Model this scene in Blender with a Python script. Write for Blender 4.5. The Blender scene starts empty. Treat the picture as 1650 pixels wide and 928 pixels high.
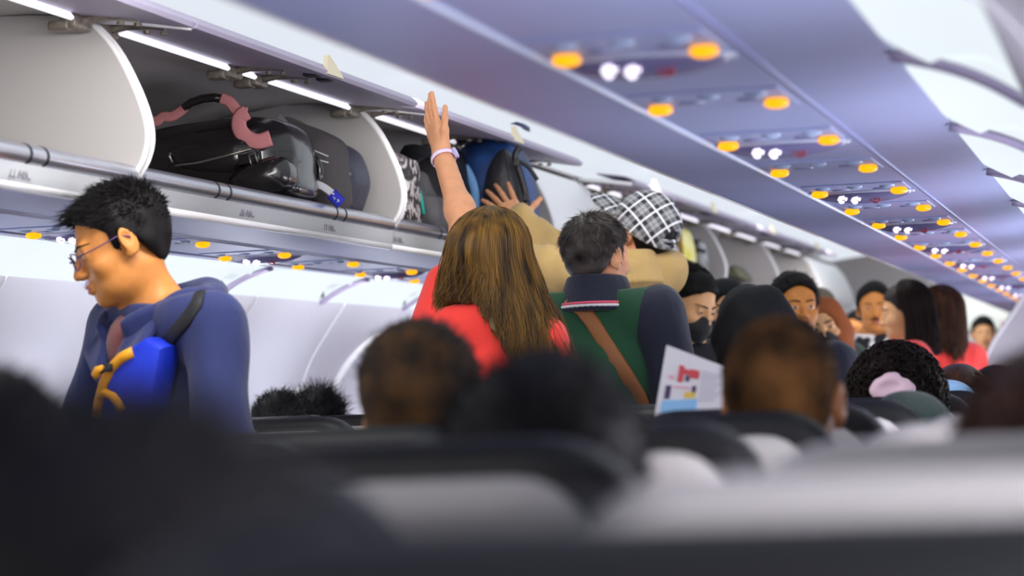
import bpy, math, random
import numpy as np
from mathutils import Matrix, Vector
random.seed(7)
PI = math.pi
scene = bpy.context.scene
COL = scene.collection

# ------------------------------------------------------------------ camera
CX, CZ = 1.626, 1.15
FPX, VPX, VPY, ROLL = 4478.2, 1852.6, 594.7, .05
_a = np.array([VPX - 825, 464 - VPY, FPX]); _a /= np.linalg.norm(_a)
_t = np.array([-math.sin(ROLL), math.cos(ROLL), 0.]); _z = _t - _a * (_t @ _a); _z /= np.linalg.norm(_z)
_x = np.cross(_z, _a); _x = _x if _x[0] > 0 else -_x
CAMR = np.array([_x, _a, _z])          # rows: world x, y, z seen in camera axes (right, up, forward)
cam_d = bpy.data.cameras.new('camera')
cam = bpy.data.objects.new('camera', cam_d); COL.objects.link(cam); scene.camera = cam
cam_d.sensor_width = 36.0; cam_d.lens = 36.0 * FPX / 1650.0
M = Matrix.Identity(4)
for i in range(3):
    M[i][0], M[i][1], M[i][2] = CAMR[i][0], CAMR[i][1], -CAMR[i][2]
M[0][3], M[1][3], M[2][3] = CX, 0.0, CZ
cam.matrix_world = M
cam_d.clip_start = .05; cam_d.clip_end = 80
cam_d.dof.use_dof = True; cam_d.dof.focus_distance = 7.2; cam_d.dof.aperture_fstop = 3.9

scene.view_settings.view_transform = 'Standard'; scene.view_settings.look = 'None'
scene.view_settings.exposure = 0.0; scene.view_settings.gamma = 1.0
scene.view_settings.use_curve_mapping = False

def at(px, py, Y=None, X=None, Z=None):
    r = CAMR @ np.array([(px - 825) / FPX, -(py - 464) / FPX, 1.0])
    o = np.array([CX, 0, CZ])
    if Y is not None: return o + r * (Y / r[1])
    if X is not None: return o + r * ((X - CX) / r[0])
    return o + r * ((Z - CZ) / r[2])

# ------------------------------------------------------------------ world
w = bpy.data.worlds.new('world'); scene.world = w; w.use_nodes = True
w.node_tree.nodes['Background'].inputs[0].default_value = (.75, .8, 1, 1)
w.node_tree.nodes['Background'].inputs[1].default_value = .35

def lamp_area(name, loc, rot, sx, sy, power, color=(1, 1, 1)):
    l = bpy.data.lights.new(name, 'AREA'); l.shape = 'RECTANGLE'; l.size = sx; l.size_y = sy
    l.energy = power; l.color = color
    o = bpy.data.objects.new(name, l); COL.objects.link(o); o.location = loc; o.rotation_euler = rot
    return o
# unseen lamps added under the ceiling panels, throwing fill light forward and down
for y, pw in ((-.9, 44), (2.6, 17), (5.2, 24), (8.0, 8), (12.0, 12), (15.4, 14), (18.8, 16)):
    lamp_area('ceiling_fill_%d' % round(y * 10), (0, y, 2.07), (math.radians(52), 0, 0), 1.0, .35, pw, (1, .97, .95))
# unseen lamps added at window height along both walls, filling in as daylight
for i in range(9):
    lamp_area('daylight_fill_right_%d' % i, (1.70, .9 + 2.0 * i, 1.0), (0, math.radians(98), 0), .36, .9, 16, (.86, .87, 1))
for i in range(9):
    lamp_area('daylight_fill_left_%d' % i, (-1.70, 4.1 + 2.0 * i, .90), (0, math.radians(-128), 0), .30, .9, 7, (.84, .88, 1))
# lamps added along the left wall lights to brighten the wall below them
for i in range(13):
    lamp_area('wall_fill_%d' % i, (-1.268, 4.2 + 1.21 * i, 1.60), (0, math.radians(24), 0), .03, 1.15, 3.6, (.97, .97, 1))

# ------------------------------------------------------------------ materials
def lin(c):
    return tuple(((v / 255.0) / 12.92 if v / 255.0 <= .04045 else ((v / 255.0 + .055) / 1.055) ** 2.4) for v in c)
MATS = {}
def mat(name, rgb, rough=.6, metal=0., noise=None, bump=None, spec=.5, emit=None, sheen=0., coat=0.):
    """rgb is sRGB 0-255; noise=(scale, amount, stretch xyz); bump=(scale, strength, stretch)"""
    if name in MATS: return MATS[name]
    m = bpy.data.materials.new(name); m.use_nodes = True; nt = m.node_tree; b = nt.nodes['Principled BSDF']
    c = lin(rgb); b.inputs['Base Color'].default_value = (*c, 1); b.inputs['Roughness'].default_value = rough
    b.inputs['Metallic'].default_value = metal; b.inputs['Specular IOR Level'].default_value = spec
    if sheen: b.inputs['Sheen Weight'].default_value = sheen
    if coat: b.inputs['Coat Weight'].default_value = coat
    tc = None
    def coords(st):
        nonlocal tc
        if tc is None: tc = nt.nodes.new('ShaderNodeTexCoord')
        mp = nt.nodes.new('ShaderNodeMapping'); mp.inputs['Scale'].default_value = st
        nt.links.new(tc.outputs['Object'], mp.inputs['Vector']); return mp.outputs[0]
    if noise:
        n = nt.nodes.new('ShaderNodeTexNoise'); n.inputs['Scale'].default_value = noise[0]; n.inputs['Detail'].default_value = 4
        nt.links.new(coords(noise[2] if len(noise) > 2 else (1, 1, 1)), n.inputs['Vector'])
        r = nt.nodes.new('ShaderNodeValToRGB'); a = noise[1]
        r.color_ramp.elements[0].position = .3; r.color_ramp.elements[1].position = .7
        r.color_ramp.elements[0].color = (*[v * (1 - a) for v in c], 1)
        hi = noise[3] if len(noise) > 3 else None
        r.color_ramp.elements[1].color = (*(lin(hi) if hi else [min(1, v * (1 + a)) for v in c]), 1)
        nt.links.new(n.outputs['Fac'], r.inputs[0]); nt.links.new(r.outputs[0], b.inputs['Base Color'])
    if bump:
        n = nt.nodes.new('ShaderNodeTexNoise'); n.inputs['Scale'].default_value = bump[0]; n.inputs['Detail'].default_value = 3
        nt.links.new(coords(bump[2] if len(bump) > 2 else (1, 1, 1)), n.inputs['Vector'])
        bp = nt.nodes.new('ShaderNodeBump'); bp.inputs['Strength'].default_value = bump[1]; bp.inputs['Distance'].default_value = .01
        nt.links.new(n.outputs['Fac'], bp.inputs['Height']); nt.links.new(bp.outputs[0], b.inputs['Normal'])
    if emit:
        b.inputs['Emission Color'].default_value = (*lin(emit[0]), 1); b.inputs['Emission Strength'].default_value = emit[1]
    MATS[name] = m; return m

M_CEILGLOW = mat('ceiling_glow', (84, 86, 90), .7, spec=.1, emit=((220, 227, 235), 1.0))
M_SIDE = mat('luminous_cove', (84, 86, 90), .7, spec=.1, emit=((222, 231, 236), 1.08))
M_WALL = mat('sidewall_plastic', (214, 212, 222), .45, bump=(60, .03))
M_WALLR = mat('wall_trim_white', (236, 236, 238), .4)
M_PSU = mat('lavender_panel', (164, 172, 214), .42, noise=(2.2, .06))
M_PSU2 = mat('lavender_panel_dark', (140, 142, 186), .4)
M_RAIL = mat('pale_rail', (200, 206, 226), .3)
M_BIN = mat('bin_plastic', (178, 174, 172), .5, bump=(90, .04))
M_BINDOOR = mat('bin_door_plastic', (170, 162, 184), .45, bump=(90, .03))
M_BINW = mat('bin_white', (236, 236, 236), .4)
M_VAL = mat('valance_grey', (182, 184, 187), .45)
M_WHITE = mat('white_gloss', (242, 240, 240), .25)
M_CHROME = mat('brushed_rail', (196, 196, 206), .28, metal=.85, noise=(30, .12, (1, .15, 1)))
M_STRIPGLOW = mat('hinge_strip_glow', (240, 240, 240), .4, emit=((244, 242, 250), .8))
M_DARK = mat('dark_plastic', (26, 26, 32), .45)
M_HINGE = mat('hinge_metal', (130, 122, 110), .5, metal=.5, noise=(60, .3))
M_IVORY = mat('ivory_latch', (226, 214, 180), .45)
M_FLOOR = mat('aisle_carpet', (58, 60, 78), .95, noise=(180, .3))
M_GAP = mat('shadow_gap', (40, 36, 50), .8)
M_ORANGE = mat('amber_lens', (120, 70, 0), .4, emit=((255, 168, 0), 1.5))
M_SIGN = mat('sign_smoked_lens', (122, 118, 160), .25)
M_SIGNW = mat('sign_white_lit', (250, 240, 255), .4, emit=((250, 240, 255), 1.3))
M_SIGNR = mat('sign_red', (150, 30, 50), .4, emit=((150, 20, 50), .25))
M_NOZ = mat('vent_nozzle', (176, 194, 226), .3)  # reflections on the vents put into the base colour as pale blue
M_SEATBLK = mat('black_leather', (13, 13, 15), .5, bump=(140, .1), spec=.35)
M_SHELL = mat('seat_shell_grey', (192, 186, 180), .42, bump=(120, .03))
M_SEATM = mat('seat_metal', (120, 122, 128), .35, metal=.8)

# ------------------------------------------------------------------ objects
def tag(o, label=None, cat=None, group=None, kind=None):
    if label: o['label'] = label
    if cat: o['category'] = cat
    if group: o['group'] = group
    if kind: o['kind'] = kind
    return o
def thing(name, loc, label, cat, group=None, rz=0.):
    o = bpy.data.objects.new(name, None); COL.objects.link(o); o.location = loc; o.rotation_euler = (0, 0, rz)
    o.empty_display_size = .05
    return tag(o, label, cat, group)
def root_inv(parent):
    p = parent
    while p is not None and p.parent is not None: p = p.parent
    if p is None: return np.eye(3), np.zeros(3)
    c, s = math.cos(-p.rotation_euler[2]), math.sin(-p.rotation_euler[2])
    return np.array([[c, -s, 0], [s, c, 0], [0, 0, 1]]), np.array(p.location)
def mesh_np(name, V, quads=None, faces=None, mats=(), parent=None, smooth=True, midx=None, local=True):
    """V: (n,3); local=False means V is in world axes and is moved into the parent's frame"""
    V = np.asarray(V, dtype=np.float64)
    if not local and parent is not None:
        R, t = root_inv(parent); V = (V - t) @ R.T
    me = bpy.data.meshes.new(name)
    if quads is not None:
        n = len(quads); me.vertices.add(len(V)); me.vertices.foreach_set('co', V.astype(np.float32).ravel())
        me.loops.add(4 * n); me.loops.foreach_set('vertex_index', np.asarray(quads, dtype=np.int32).ravel())
        me.polygons.add(n); me.polygons.foreach_set('loop_start', np.arange(0, 4 * n, 4, dtype=np.int32))
        me.update(calc_edges=True); me.validate()
    else:
        me.from_pydata([tuple(v) for v in V], [], [tuple(f) for f in faces])
    if not isinstance(mats, (list, tuple)): mats = [mats]
    for m in mats: me.materials.append(m)
    if midx is not None and len(midx) == len(me.polygons):
        me.polygons.foreach_set('material_index', np.asarray(midx, dtype=np.int32))
    me.polygons.foreach_set('use_smooth', np.full(len(me.polygons), bool(smooth)))
    me.update()
    o = bpy.data.objects.new(name, me); COL.objects.link(o)
    if parent is not None: o.parent = parent
    return o
def copy_tree(o, parent=None):
    c = o.copy(); COL.objects.link(c); c.parent = parent
    for ch in list(o.children): copy_tree(ch, c)
    return c

class MB:
    """collects shapes of ONE mesh"""
    def __init__(self): self.v = []; self.f = []; self.m = []; self.mi = 0
    def add(self, vs, fs):
        n = len(self.v); self.v += [tuple(map(float, v)) for v in vs]
        for f in fs: self.f.append(tuple(i + n for i in f)); self.m.append(self.mi)
        return self
    def loft(self, rings, closed=True, cap=True):
        n = len(rings[0]); vs = [v for r in rings for v in r]; fs = []
        for i in range(len(rings) - 1):
            for j in range(n if closed else n - 1):
                k = (j + 1) % n
                fs.append((i * n + j, i * n + k, (i + 1) * n + k, (i + 1) * n + j))
        if cap and closed:
            fs.append(tuple(range(n - 1, -1, -1))); fs.append(tuple((len(rings) - 1) * n + j for j in range(n)))
        return self.add(vs, fs)
    def box(self, c, s, R=None, bev=.0):
        c = np.array(c, float); h = np.array(s, float) / 2; b = min(bev, h.min() * .9)
        R = np.eye(3) if R is None else np.asarray(R)
        if b <= 0:
            vs = [c + R @ (h * np.array(q)) for q in ((-1,-1,-1),(1,-1,-1),(1,1,-1),(-1,1,-1),(-1,-1,1),(1,-1,1),(1,1,1),(-1,1,1))]
            return self.add(vs, [(3,2,1,0),(4,5,6,7),(0,1,5,4),(1,2,6,5),(2,3,7,6),(3,0,4,7)])
        rings = []
        def rr(hx, hy, z, r):
            out = []
            for cx, cy, a0 in ((hx - r, hy - r, 0), (-hx + r, hy - r, 90), (-hx + r, -hy + r, 180), (hx - r, -hy + r, 270)):
                for k in range(5):
                    a = math.radians(a0 + k * 22.5); out.append(c + R @ np.array([cx + r * math.cos(a), cy + r * math.sin(a), z]))
            return out
        for k in range(4):
            a = k * PI / 6; q = b * (1 - math.sin(a)); rings.append(rr(h[0] - q, h[1] - q, -h[2] + b * (1 - math.cos(a)), max(b - q, 1e-4)))
        rings = [rr(h[0] - b * (1 - math.sin(k * PI / 6)), h[1] - b * (1 - math.sin(k * PI / 6)), -h[2] + b * (1 - math.cos(k * PI / 6)), max(b * math.sin(k * PI / 6), 1e-4)) for k in range(4)]
        rings += [rr(h[0] - b * (1 - math.sin(k * PI / 6)), h[1] - b * (1 - math.sin(k * PI / 6)), h[2] - b * (1 - math.cos(k * PI / 6)), max(b * math.sin(k * PI / 6), 1e-4)) for k in range(3, -1, -1)]
        return self.loft(rings)
    def tube(self, path, r, seg=8, flat=None, up=None):
        """round tube along a path; r number or list; flat=(a,b) makes a strap of half sizes a (along up x tangent) and b"""
        path = [np.array(p, float) for p in path]; n = len(path); rings = []
        prev = None
        for i, p in enumerate(path):
            t = path[min(i + 1, n - 1)] - path[max(i - 1, 0)]; L = np.linalg.norm(t); t = t / L if L > 1e-9 else np.array([0, 0, 1.])
            if up is not None: u0 = np.array(up[i] if isinstance(up, list) else up, float)
            else: u0 = prev if prev is not None else (np.array([0, 0, 1.]) if abs(t[2]) < .9 else np.array([1., 0, 0]))
            s = np.cross(t, u0); s /= (np.linalg.norm(s) + 1e-12); u = np.cross(s, t); prev = u
            rad = r[i] if isinstance(r, (list, tuple, np.ndarray)) else r
            a, b = (flat[0], flat[1]) if flat else (rad, rad)
            rings.append([p + s * (a * math.cos(2 * PI * k / seg)) + u * (b * math.sin(2 * PI * k / seg)) for k in range(seg)])
        return self.loft(rings)
    def prism(self, poly, f, lo, hi):
        """poly: 2D points; f(u, v, w) -> 3D"""
        return self.loft([[f(u, v, lo) for u, v in poly], [f(u, v, hi) for u, v in poly]])
    def lathe(self, prof, c, axis=(0, 0, 1), seg=20):
        ax = np.array(axis, float); ax /= np.linalg.norm(ax); e = np.array([1., 0, 0]) if abs(ax[0]) < .9 else np.array([0, 1., 0])
        s = np.cross(ax, e); s /= np.linalg.norm(s); u = np.cross(ax, s); c = np.array(c, float)
        return self.loft([[c + ax * h + (s * math.cos(2 * PI * k / seg) + u * math.sin(2 * PI * k / seg)) * max(r, 1e-4) for k in range(seg)] for r, h in prof])
    def build(self, name, mats, parent=None, smooth=False, local=False, bevel=0, autos=None):
        o = mesh_np(name, self.v, faces=self.f, mats=mats, parent=parent, smooth=smooth, midx=self.m, local=local)
        me = o.data
        import bmesh
        bm = bmesh.new(); bm.from_mesh(me); bmesh.ops.recalc_face_normals(bm, faces=bm.faces); bm.to_mesh(me); bm.free()
        if autos is not None:
            try: me.set_sharp_from_angle(angle=math.radians(autos))
            except Exception: pass
        return o

# ------------------------------------------------------------------ distance fields -> one smooth continuous surface
def vnoise(P, s, seed=0, n=7):
    rs = np.random.RandomState(seed); out = 0
    for i in range(n):
        k = rs.normal(size=3); k = k / np.linalg.norm(k) * s * (.6 + 1.1 * rs.rand()); out = out + np.sin(P[..., 0] * k[0] + P[..., 1] * k[1] + P[..., 2] * k[2] + rs.rand() * 6.28)
    return out / n * 1.6
def rotm(yaw=0, pitch=0, roll=0):
    """head turn: yaw left +, pitch up + (about x), roll about y; degrees"""
    a, b, c = map(math.radians, (yaw, pitch, roll))
    Z = np.array([[math.cos(a), -math.sin(a), 0], [math.sin(a), math.cos(a), 0], [0, 0, 1]])
    X = np.array([[1, 0, 0], [0, math.cos(b), -math.sin(b)], [0, math.sin(b), math.cos(b)]])
    Y = np.array([[math.cos(c), 0, math.sin(c)], [0, 1, 0], [-math.sin(c), 0, math.cos(c)]])
    return Z @ X @ Y
class Sdf:
    def __init__(self): self.p = []
    def ell(self, c, r, R=None, k=.01, op='u', T=None):
        c = np.array(c, float); R = np.eye(3) if R is None else R
        if T is not None: c = T[1] + T[0] @ c; R = T[0] @ R
        r = np.array(r, float); e = np.abs(R) @ r
        def fn(P):
            q = (P - c) @ R; k0 = np.sqrt(((q / r) ** 2).sum(-1)); k1 = np.sqrt(((q / r ** 2) ** 2).sum(-1)) + 1e-9
            return k0 * (k0 - 1) / k1
        self.p.append((fn, c - e, c + e, k, op)); return self
    def rc(self, a, b, ra, rb=None, k=.01, op='u', T=None, cut=None):
        a = np.array(a, float); b = np.array(b, float); rb = ra if rb is None else rb
        if T is not None: a = T[1] + T[0] @ a; b = T[1] + T[0] @ b
        ab = b - a; L2 = (ab ** 2).sum() + 1e-12
        def fn(P):
            t = np.clip(((P - a) @ ab) / L2, 0, 1); q = P - a - t[..., None] * ab
            d = np.sqrt((q ** 2).sum(-1)) - (ra + (rb - ra) * t)
            if cut is not None: d = np.maximum(d, ((P - a) @ ab) / math.sqrt(L2) - math.sqrt(L2) * cut)
            return d
        m = max(ra, rb); self.p.append((fn, np.minimum(a, b) - m, np.maximum(a, b) + m, k, op)); return self
    def box(self, c, h, R=None, r=.01, k=.01, op='u'):
        c = np.array(c, float); R = np.eye(3) if R is None else R; h = np.array(h, float); e = np.abs(R) @ h
        def fn(P):
            q = np.abs((P - c) @ R) - (h - r)
            return np.sqrt((np.maximum(q, 0) ** 2).sum(-1)) + np.minimum(q.max(-1), 0) - r
        self.p.append((fn, c - e, c + e, k, op)); return self
    def plane(self, n, d, k=.004):       # keep n.p < d
        n = np.array(n, float); n /= np.linalg.norm(n)
        self.p.append((lambda P: P @ n - d, None, None, k, 'i')); return self
    def func(self, fn, lo, hi, k=.01, op='u'):
        self.p.append((fn, np.array(lo, float), np.array(hi, float), k, op)); return self
    def disp(self, fn): self.p.append((fn, None, None, 0, 'd')); return self
    def eval(self, X, Y, Z):
        F = np.full((len(X), len(Y), len(Z)), 1.0, dtype=np.float32)
        for fn, lo, hi, k, op in self.p:
            if lo is None: sl = (slice(None),) * 3
            else:
                pad = k + .035; ix = []
                for A, l, h in ((X, lo[0], hi[0]), (Y, lo[1], hi[1]), (Z, lo[2], hi[2])):
                    i0 = max(0, np.searchsorted(A, l - pad) - 1); i1 = min(len(A), np.searchsorted(A, h + pad) + 1); ix.append(slice(i0, i1))
                if any(s.stop <= s.start for s in ix): continue
                sl = tuple(ix)
            P = np.stack(np.meshgrid(X[sl[0]], Y[sl[1]], Z[sl[2]], indexing='ij'), -1)
            A = F[sl]; d = fn(P).astype(np.float32)
            if op == 'u': h = np.maximum(k - np.abs(A - d), 0) / max(k, 1e-6); F[sl] = np.minimum(A, d) - h * h * k * .25
            elif op == 's':
                d = -d; h = np.maximum(k - np.abs(A - d), 0) / max(k, 1e-6); F[sl] = np.maximum(A, d) + h * h * k * .25
            elif op == 'i': h = np.maximum(k - np.abs(A - d), 0) / max(k, 1e-6); F[sl] = np.maximum(A, d) + h * h * k * .25
            elif op == 'd': F[sl] = A + d
        return F
    def mesh(self, step=.012, fine=()):
        """fine: list of (axis, lo, hi, step)"""
        lo = np.min([p[1] for p in self.p if p[1] is not None and p[4] == 'u'], 0) - .03
        hi = np.max([p[2] for p in self.p if p[2] is not None and p[4] == 'u'], 0) + .03
        ax = []
        for i in range(3):
            xs = [lo[i]]
            while xs[-1] < hi[i]:
                st = step[i] if isinstance(step, (list, tuple)) else step
                for (q, l, h, s) in fine:
                    if q == i and l - .5 * st <= xs[-1] <= h: st = min(st, s)
                xs.append(xs[-1] + st)
            ax.append(np.array(xs))
        return surfnet(self.eval(*ax), *ax)
def surfnet(F, X, Y, Z):
    nx, ny, nz = F.shape; S = F < 0; acc = np.zeros(((nx - 1) * (ny - 1) * (nz - 1), 3), np.float32); cnt = np.zeros(len(acc), np.float32)
    cid = lambda i, j, k: (i * (ny - 1) + j) * (nz - 1) + k
    quads = []
    for a in range(3):
        s0 = [slice(None)] * 3; s1 = [slice(None)] * 3; s0[a] = slice(0, -1); s1[a] = slice(1, None)
        C = S[tuple(s0)] != S[tuple(s1)]; I = np.array(np.nonzero(C)); J = I.copy(); J[a] += 1
        f0 = F[tuple(I)]; f1 = F[tuple(J)]; t = f0 / (f0 - f1)
        p0 = np.stack([X[I[0]], Y[I[1]], Z[I[2]]], 1); p1 = np.stack([X[J[0]], Y[J[1]], Z[J[2]]], 1); p = p0 + (p1 - p0) * t[:, None]
        b, c = [q for q in range(3) if q != a]; dims = (nx - 1, ny - 1, nz - 1); ids = []; ok = np.ones(I.shape[1], bool)
        for db, dc in ((-1, -1), (0, -1), (0, 0), (-1, 0)):
            K = I.copy(); K[b] += db; K[c] += dc
            v = (K[b] >= 0) & (K[c] >= 0) & (K[b] < dims[b]) & (K[c] < dims[c]); ok &= v
            idd = cid(*np.where(v, K, 0)); ids.append(idd)
            np.add.at(acc, idd[v], p[v].astype(np.float32)); np.add.at(cnt, idd[v], 1)
        q = np.stack(ids, 1); fl = S[tuple(I)]
        if a == 1: fl = ~fl
        q = np.where(fl[:, None], q, q[:, ::-1]); quads.append(q[ok])
    Q = np.concatenate(quads); used = np.unique(Q); m = np.full(len(acc), -1, np.int64); m[used] = np.arange(len(used))
    return acc[used] / np.maximum(cnt[used], 1)[:, None], m[Q]
# ------------------------------------------------------------------ the cabin shell
Y0, Y1 = -2.5, 22.6
def extrude(name, prof, y0, y1, mats, parent=None, th=.012, kind=None, smooth=True, ny=1, autos=35):
    """open 2D profile (x, z) given a thickness and run along the cabin"""
    P = np.array(prof, float); n = len(P); T = np.gradient(P, axis=0); T /= np.linalg.norm(T, axis=1)[:, None]
    N = np.stack([-T[:, 1], T[:, 0]], 1); Q = P + N * th
    ring = [*P, *Q[::-1]]
    b = MB(); b.loft([[(x, y0 + (y1 - y0) * k / ny, z) for x, z in ring] for k in range(ny + 1)])
    o = b.build(name, mats, parent, smooth=smooth, autos=autos)
    if kind: o['kind'] = kind
    return o
def spline(pts, n=6):
    P = np.array(pts, float); out = []
    for i in range(len(P) - 1):
        p0, p1, p2, p3 = P[max(i - 1, 0)], P[i], P[i + 1], P[min(i + 2, len(P) - 1)]
        for t in np.linspace(0, 1, n, endpoint=False):
            out.append(.5 * (2 * p1 + (p2 - p0) * t + (2 * p0 - 5 * p1 + 4 * p2 - p3) * t * t + (3 * p1 - p0 - 3 * p2 + p3) * t ** 3))
    out.append(P[-1]); return np.array(out)
WALLP = spline([(1.472, 1.541), (1.56, 1.44), (1.665, 1.30), (1.74, 1.12), (1.785, .9), (1.795, .65), (1.76, .3), (1.66, 0)], 5)
for side, s in (('left', -1), ('right', 1)):
    extrude('wall_' + side, [(s * x, z) for x, z in WALLP], Y0, Y1, M_WALL, th=.03 * s, kind='structure', ny=1)
    # seams between the moulded sidewall panels
    for k in range(18):
        y = -.6 + 1.118 * k + .12
        b = MB(); b.tube([(s * (x - .001), y + (.10 * (i - 10) / 10.), z) for i, (x, z) in enumerate(WALLP[:26])], .0045, 5)
        tag(b.build('trim_%d' % (k + (1 if s < 0 else 31)), M_WALLR, smooth=True), kind='structure')
b = MB(); b.box((0, (Y0 + Y1) / 2, -.02), (3.36, Y1 - Y0, .04)); tag(b.build('floor', M_FLOOR), kind='structure')
CE = spline([(-1.47, 1.60), (-1.52, 1.85), (-1.36, 2.12), (-.85, 2.24), (0, 2.27), (.85, 2.24), (1.36, 2.12), (1.52, 1.85), (1.47, 1.60)], 4)
extrude('ceiling', CE, Y0, Y1, M_WALLR, th=.03, kind='structure')
# underside of the luggage bins with its two long rails
for s in (-1, 1):
    extrude('trim_%d' % (61 if s < 0 else 62), [(s * x, z) for x, z in ((.632, 1.612), (.70, 1.6085), (.83, 1.607), (1.105, 1.6065), (1.2, 1.612), (1.285, 1.6235))], Y0, Y1, M_PSU, th=.02 * s, kind='structure', smooth=False)
    b = MB(); b.tube([(s * .838, Y0, 1.606), (s * .838, Y1, 1.606)], .0065, 8)
    tag(b.build('trim_%d' % (63 if s < 0 else 64), M_RAIL, smooth=True), kind='structure')
    b = MB(); b.tube([(s * 1.112, Y0, 1.6065), (s * 1.112, Y1, 1.6065)], .005, 8)
    tag(b.build('trim_%d' % (65 if s < 0 else 66), M_PSU2, smooth=True), kind='structure')

# ceiling panels over the aisle, made to glow in place of the cove lights
cl = None; n = 0
for k in range(12):
    y = -2.0 + 2.06 * k
    if cl is None:
        cl = thing('ceiling_glow_panel', (0, y, 2.14), 'long white ceiling panel over the aisle, cove light put in as glow', 'light', 'ceiling panels over the aisle, glowing in place of cove lights')
        P = spline([(-.80, 2.085), (-.45, 2.125), (0, 2.14), (.45, 2.125), (.80, 2.085)], 5)
        extrude('diffuser', P, y - 1.028, y + 1.028, M_CEILGLOW, cl, th=.014)
        for sx in (-1, 1):
            b = MB(); b.tube([(sx * .806, y - 1.028, 2.082), (sx * .806, y + 1.028, 2.082)], .008, 6); b.build('edge_rail', M_WHITE, cl, smooth=True)
    else: c = copy_tree(cl); c.location.y = y
CEILGLOW_PANEL = cl

# wall lights above the windows
def wall_light(s):
    t = thing('wall_light', (s * 1.38, 0, 1.58), '', 'light')
    b = MB(); W = .555; rows = []
    for i in range(9):
        v = i / 8.; row = []
        for j in range(25):
            u = -1 + 2 * j / 24.
            top = 1 - .30 * max(0, (abs(u) - .66) / .34) ** 2.4
            q = v * top; bul = -.034 * math.sin(PI * min(1, max(0, v))) ** .8
            x = 1.472 + (1.287 - 1.472) * q + .4 * bul * -1; z = 1.541 + (1.6215 - 1.541) * q - bul
            row.append((s * x, u * W, z))
        rows.append(row)
    back = [[(x + s * .012, y, z + .07) for x, y, z in r] for r in (rows[-1], rows[0])]
    b.loft(rows + back + [rows[0]], closed=False, cap=False); t2 = b.build('diffuser', M_SIDE, t, smooth=True, autos=60)
    b = MB(); b.tube([(s * (1.475 + (1.284 - 1.475) * v + .010 * math.sin(PI * v)), W + .05, 1.536 + (1.6185 - 1.536) * v + .009 * math.sin(PI * v)) for v in np.linspace(0, 1, 13)], .011, 8, flat=(.022, .009), up=(0, 0, 1))
    b.build('frame', mat('frame_mauve', (176, 164, 196), .5), t, smooth=True)
    return t
WL = {}
for s, side, ph in ((-1, 'left', 9.08 - .605 - 1.21 * 5), (1, 'right', 4.03 - .605 - 1.21 * 3)):
    for k in range(18):
        if s < 0 and k < 2: continue
        y = ph + 1.21 * k
        if s not in WL: o = WL[s] = wall_light(s)
        else: o = copy_tree(WL[s])
        o.location = (s * 1.38, 0, 1.58); o.location.y = y
        nm = 'bulging white wall light panel, %s' % ('behind the standing man in navy' if s < 0 else 'over the seats with grey tops')
        tag(o, nm, 'light', 'wall lights behind the man in navy' if s < 0 else 'wall lights over the grey seat tops')

# front of the cabin: galley wall, header, cabinet, monitor
b = MB(); b.box((0, Y1 + .03, 1.1), (3.5, .06, 2.4)); tag(b.build('wall_front', mat('bulkhead_grey', (196, 190, 192), .5)), kind='structure')
t = thing('galley_cabinet', (-.95, 22.2, 0), 'pale galley cabinet at the far front end of the cabin, below the last bins', 'cabinet')
b = MB(); b.box((-.95, 22.2, .9), (.86, .6, 1.78), bev=.03); b.build('body', M_BINW, t, smooth=True, autos=40)
for z in (.45, 1.05, 1.52):
    b = MB(); b.box((-.95, 21.89, z), (.70, .02, .42 if z > 1.4 else .5), bev=.008); d = b.build('door', M_WHITE, t)
    b = MB(); b.box((-.66, 21.875, z), (.03, .02, .12), bev=.006); b.build('handle', M_CHROME, d)
t = thing('galley_unit', (.62, 22.3, 0), 'white galley unit with small red latches at the front end behind the cabin crew', 'galley')
b = MB(); b.box((.66, 22.3, .74), (1.0, .5, 1.46), bev=.02); b.build('body', M_WHITE, t, smooth=True, autos=40)
b = MB(); b.box((.66, 22.24, 1.66), (1.1, .62, .26), bev=.02); b.build('upper_locker', mat('galley_locker_glow', (238, 242, 234), .4, emit=((238, 244, 234), .55)), t, smooth=True, autos=40)  # locker is no lamp; the galley light on it is put in as glow
for i, x in enumerate((.30, .36, .44, .52, .58, .70)):
    b = MB(); b.box((x, 21.92, 1.555), (.012, .012, .05), bev=.004); b.build('latch', mat('red_latch', (190, 50, 50), .4), t)
t = thing('smoke_detector', (.05, 22.57, 1.86), 'small round dark detector on the grey front wall', 'detector')
b = MB(); b.lathe([(.001, 0), (.05, 0), (.055, -.02), (.04, -.04), (.001, -.045)], (.05, 22.6, 1.86), (0, 1, 0)); b.build('body', M_DARK, t, smooth=True, autos=40)

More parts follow.
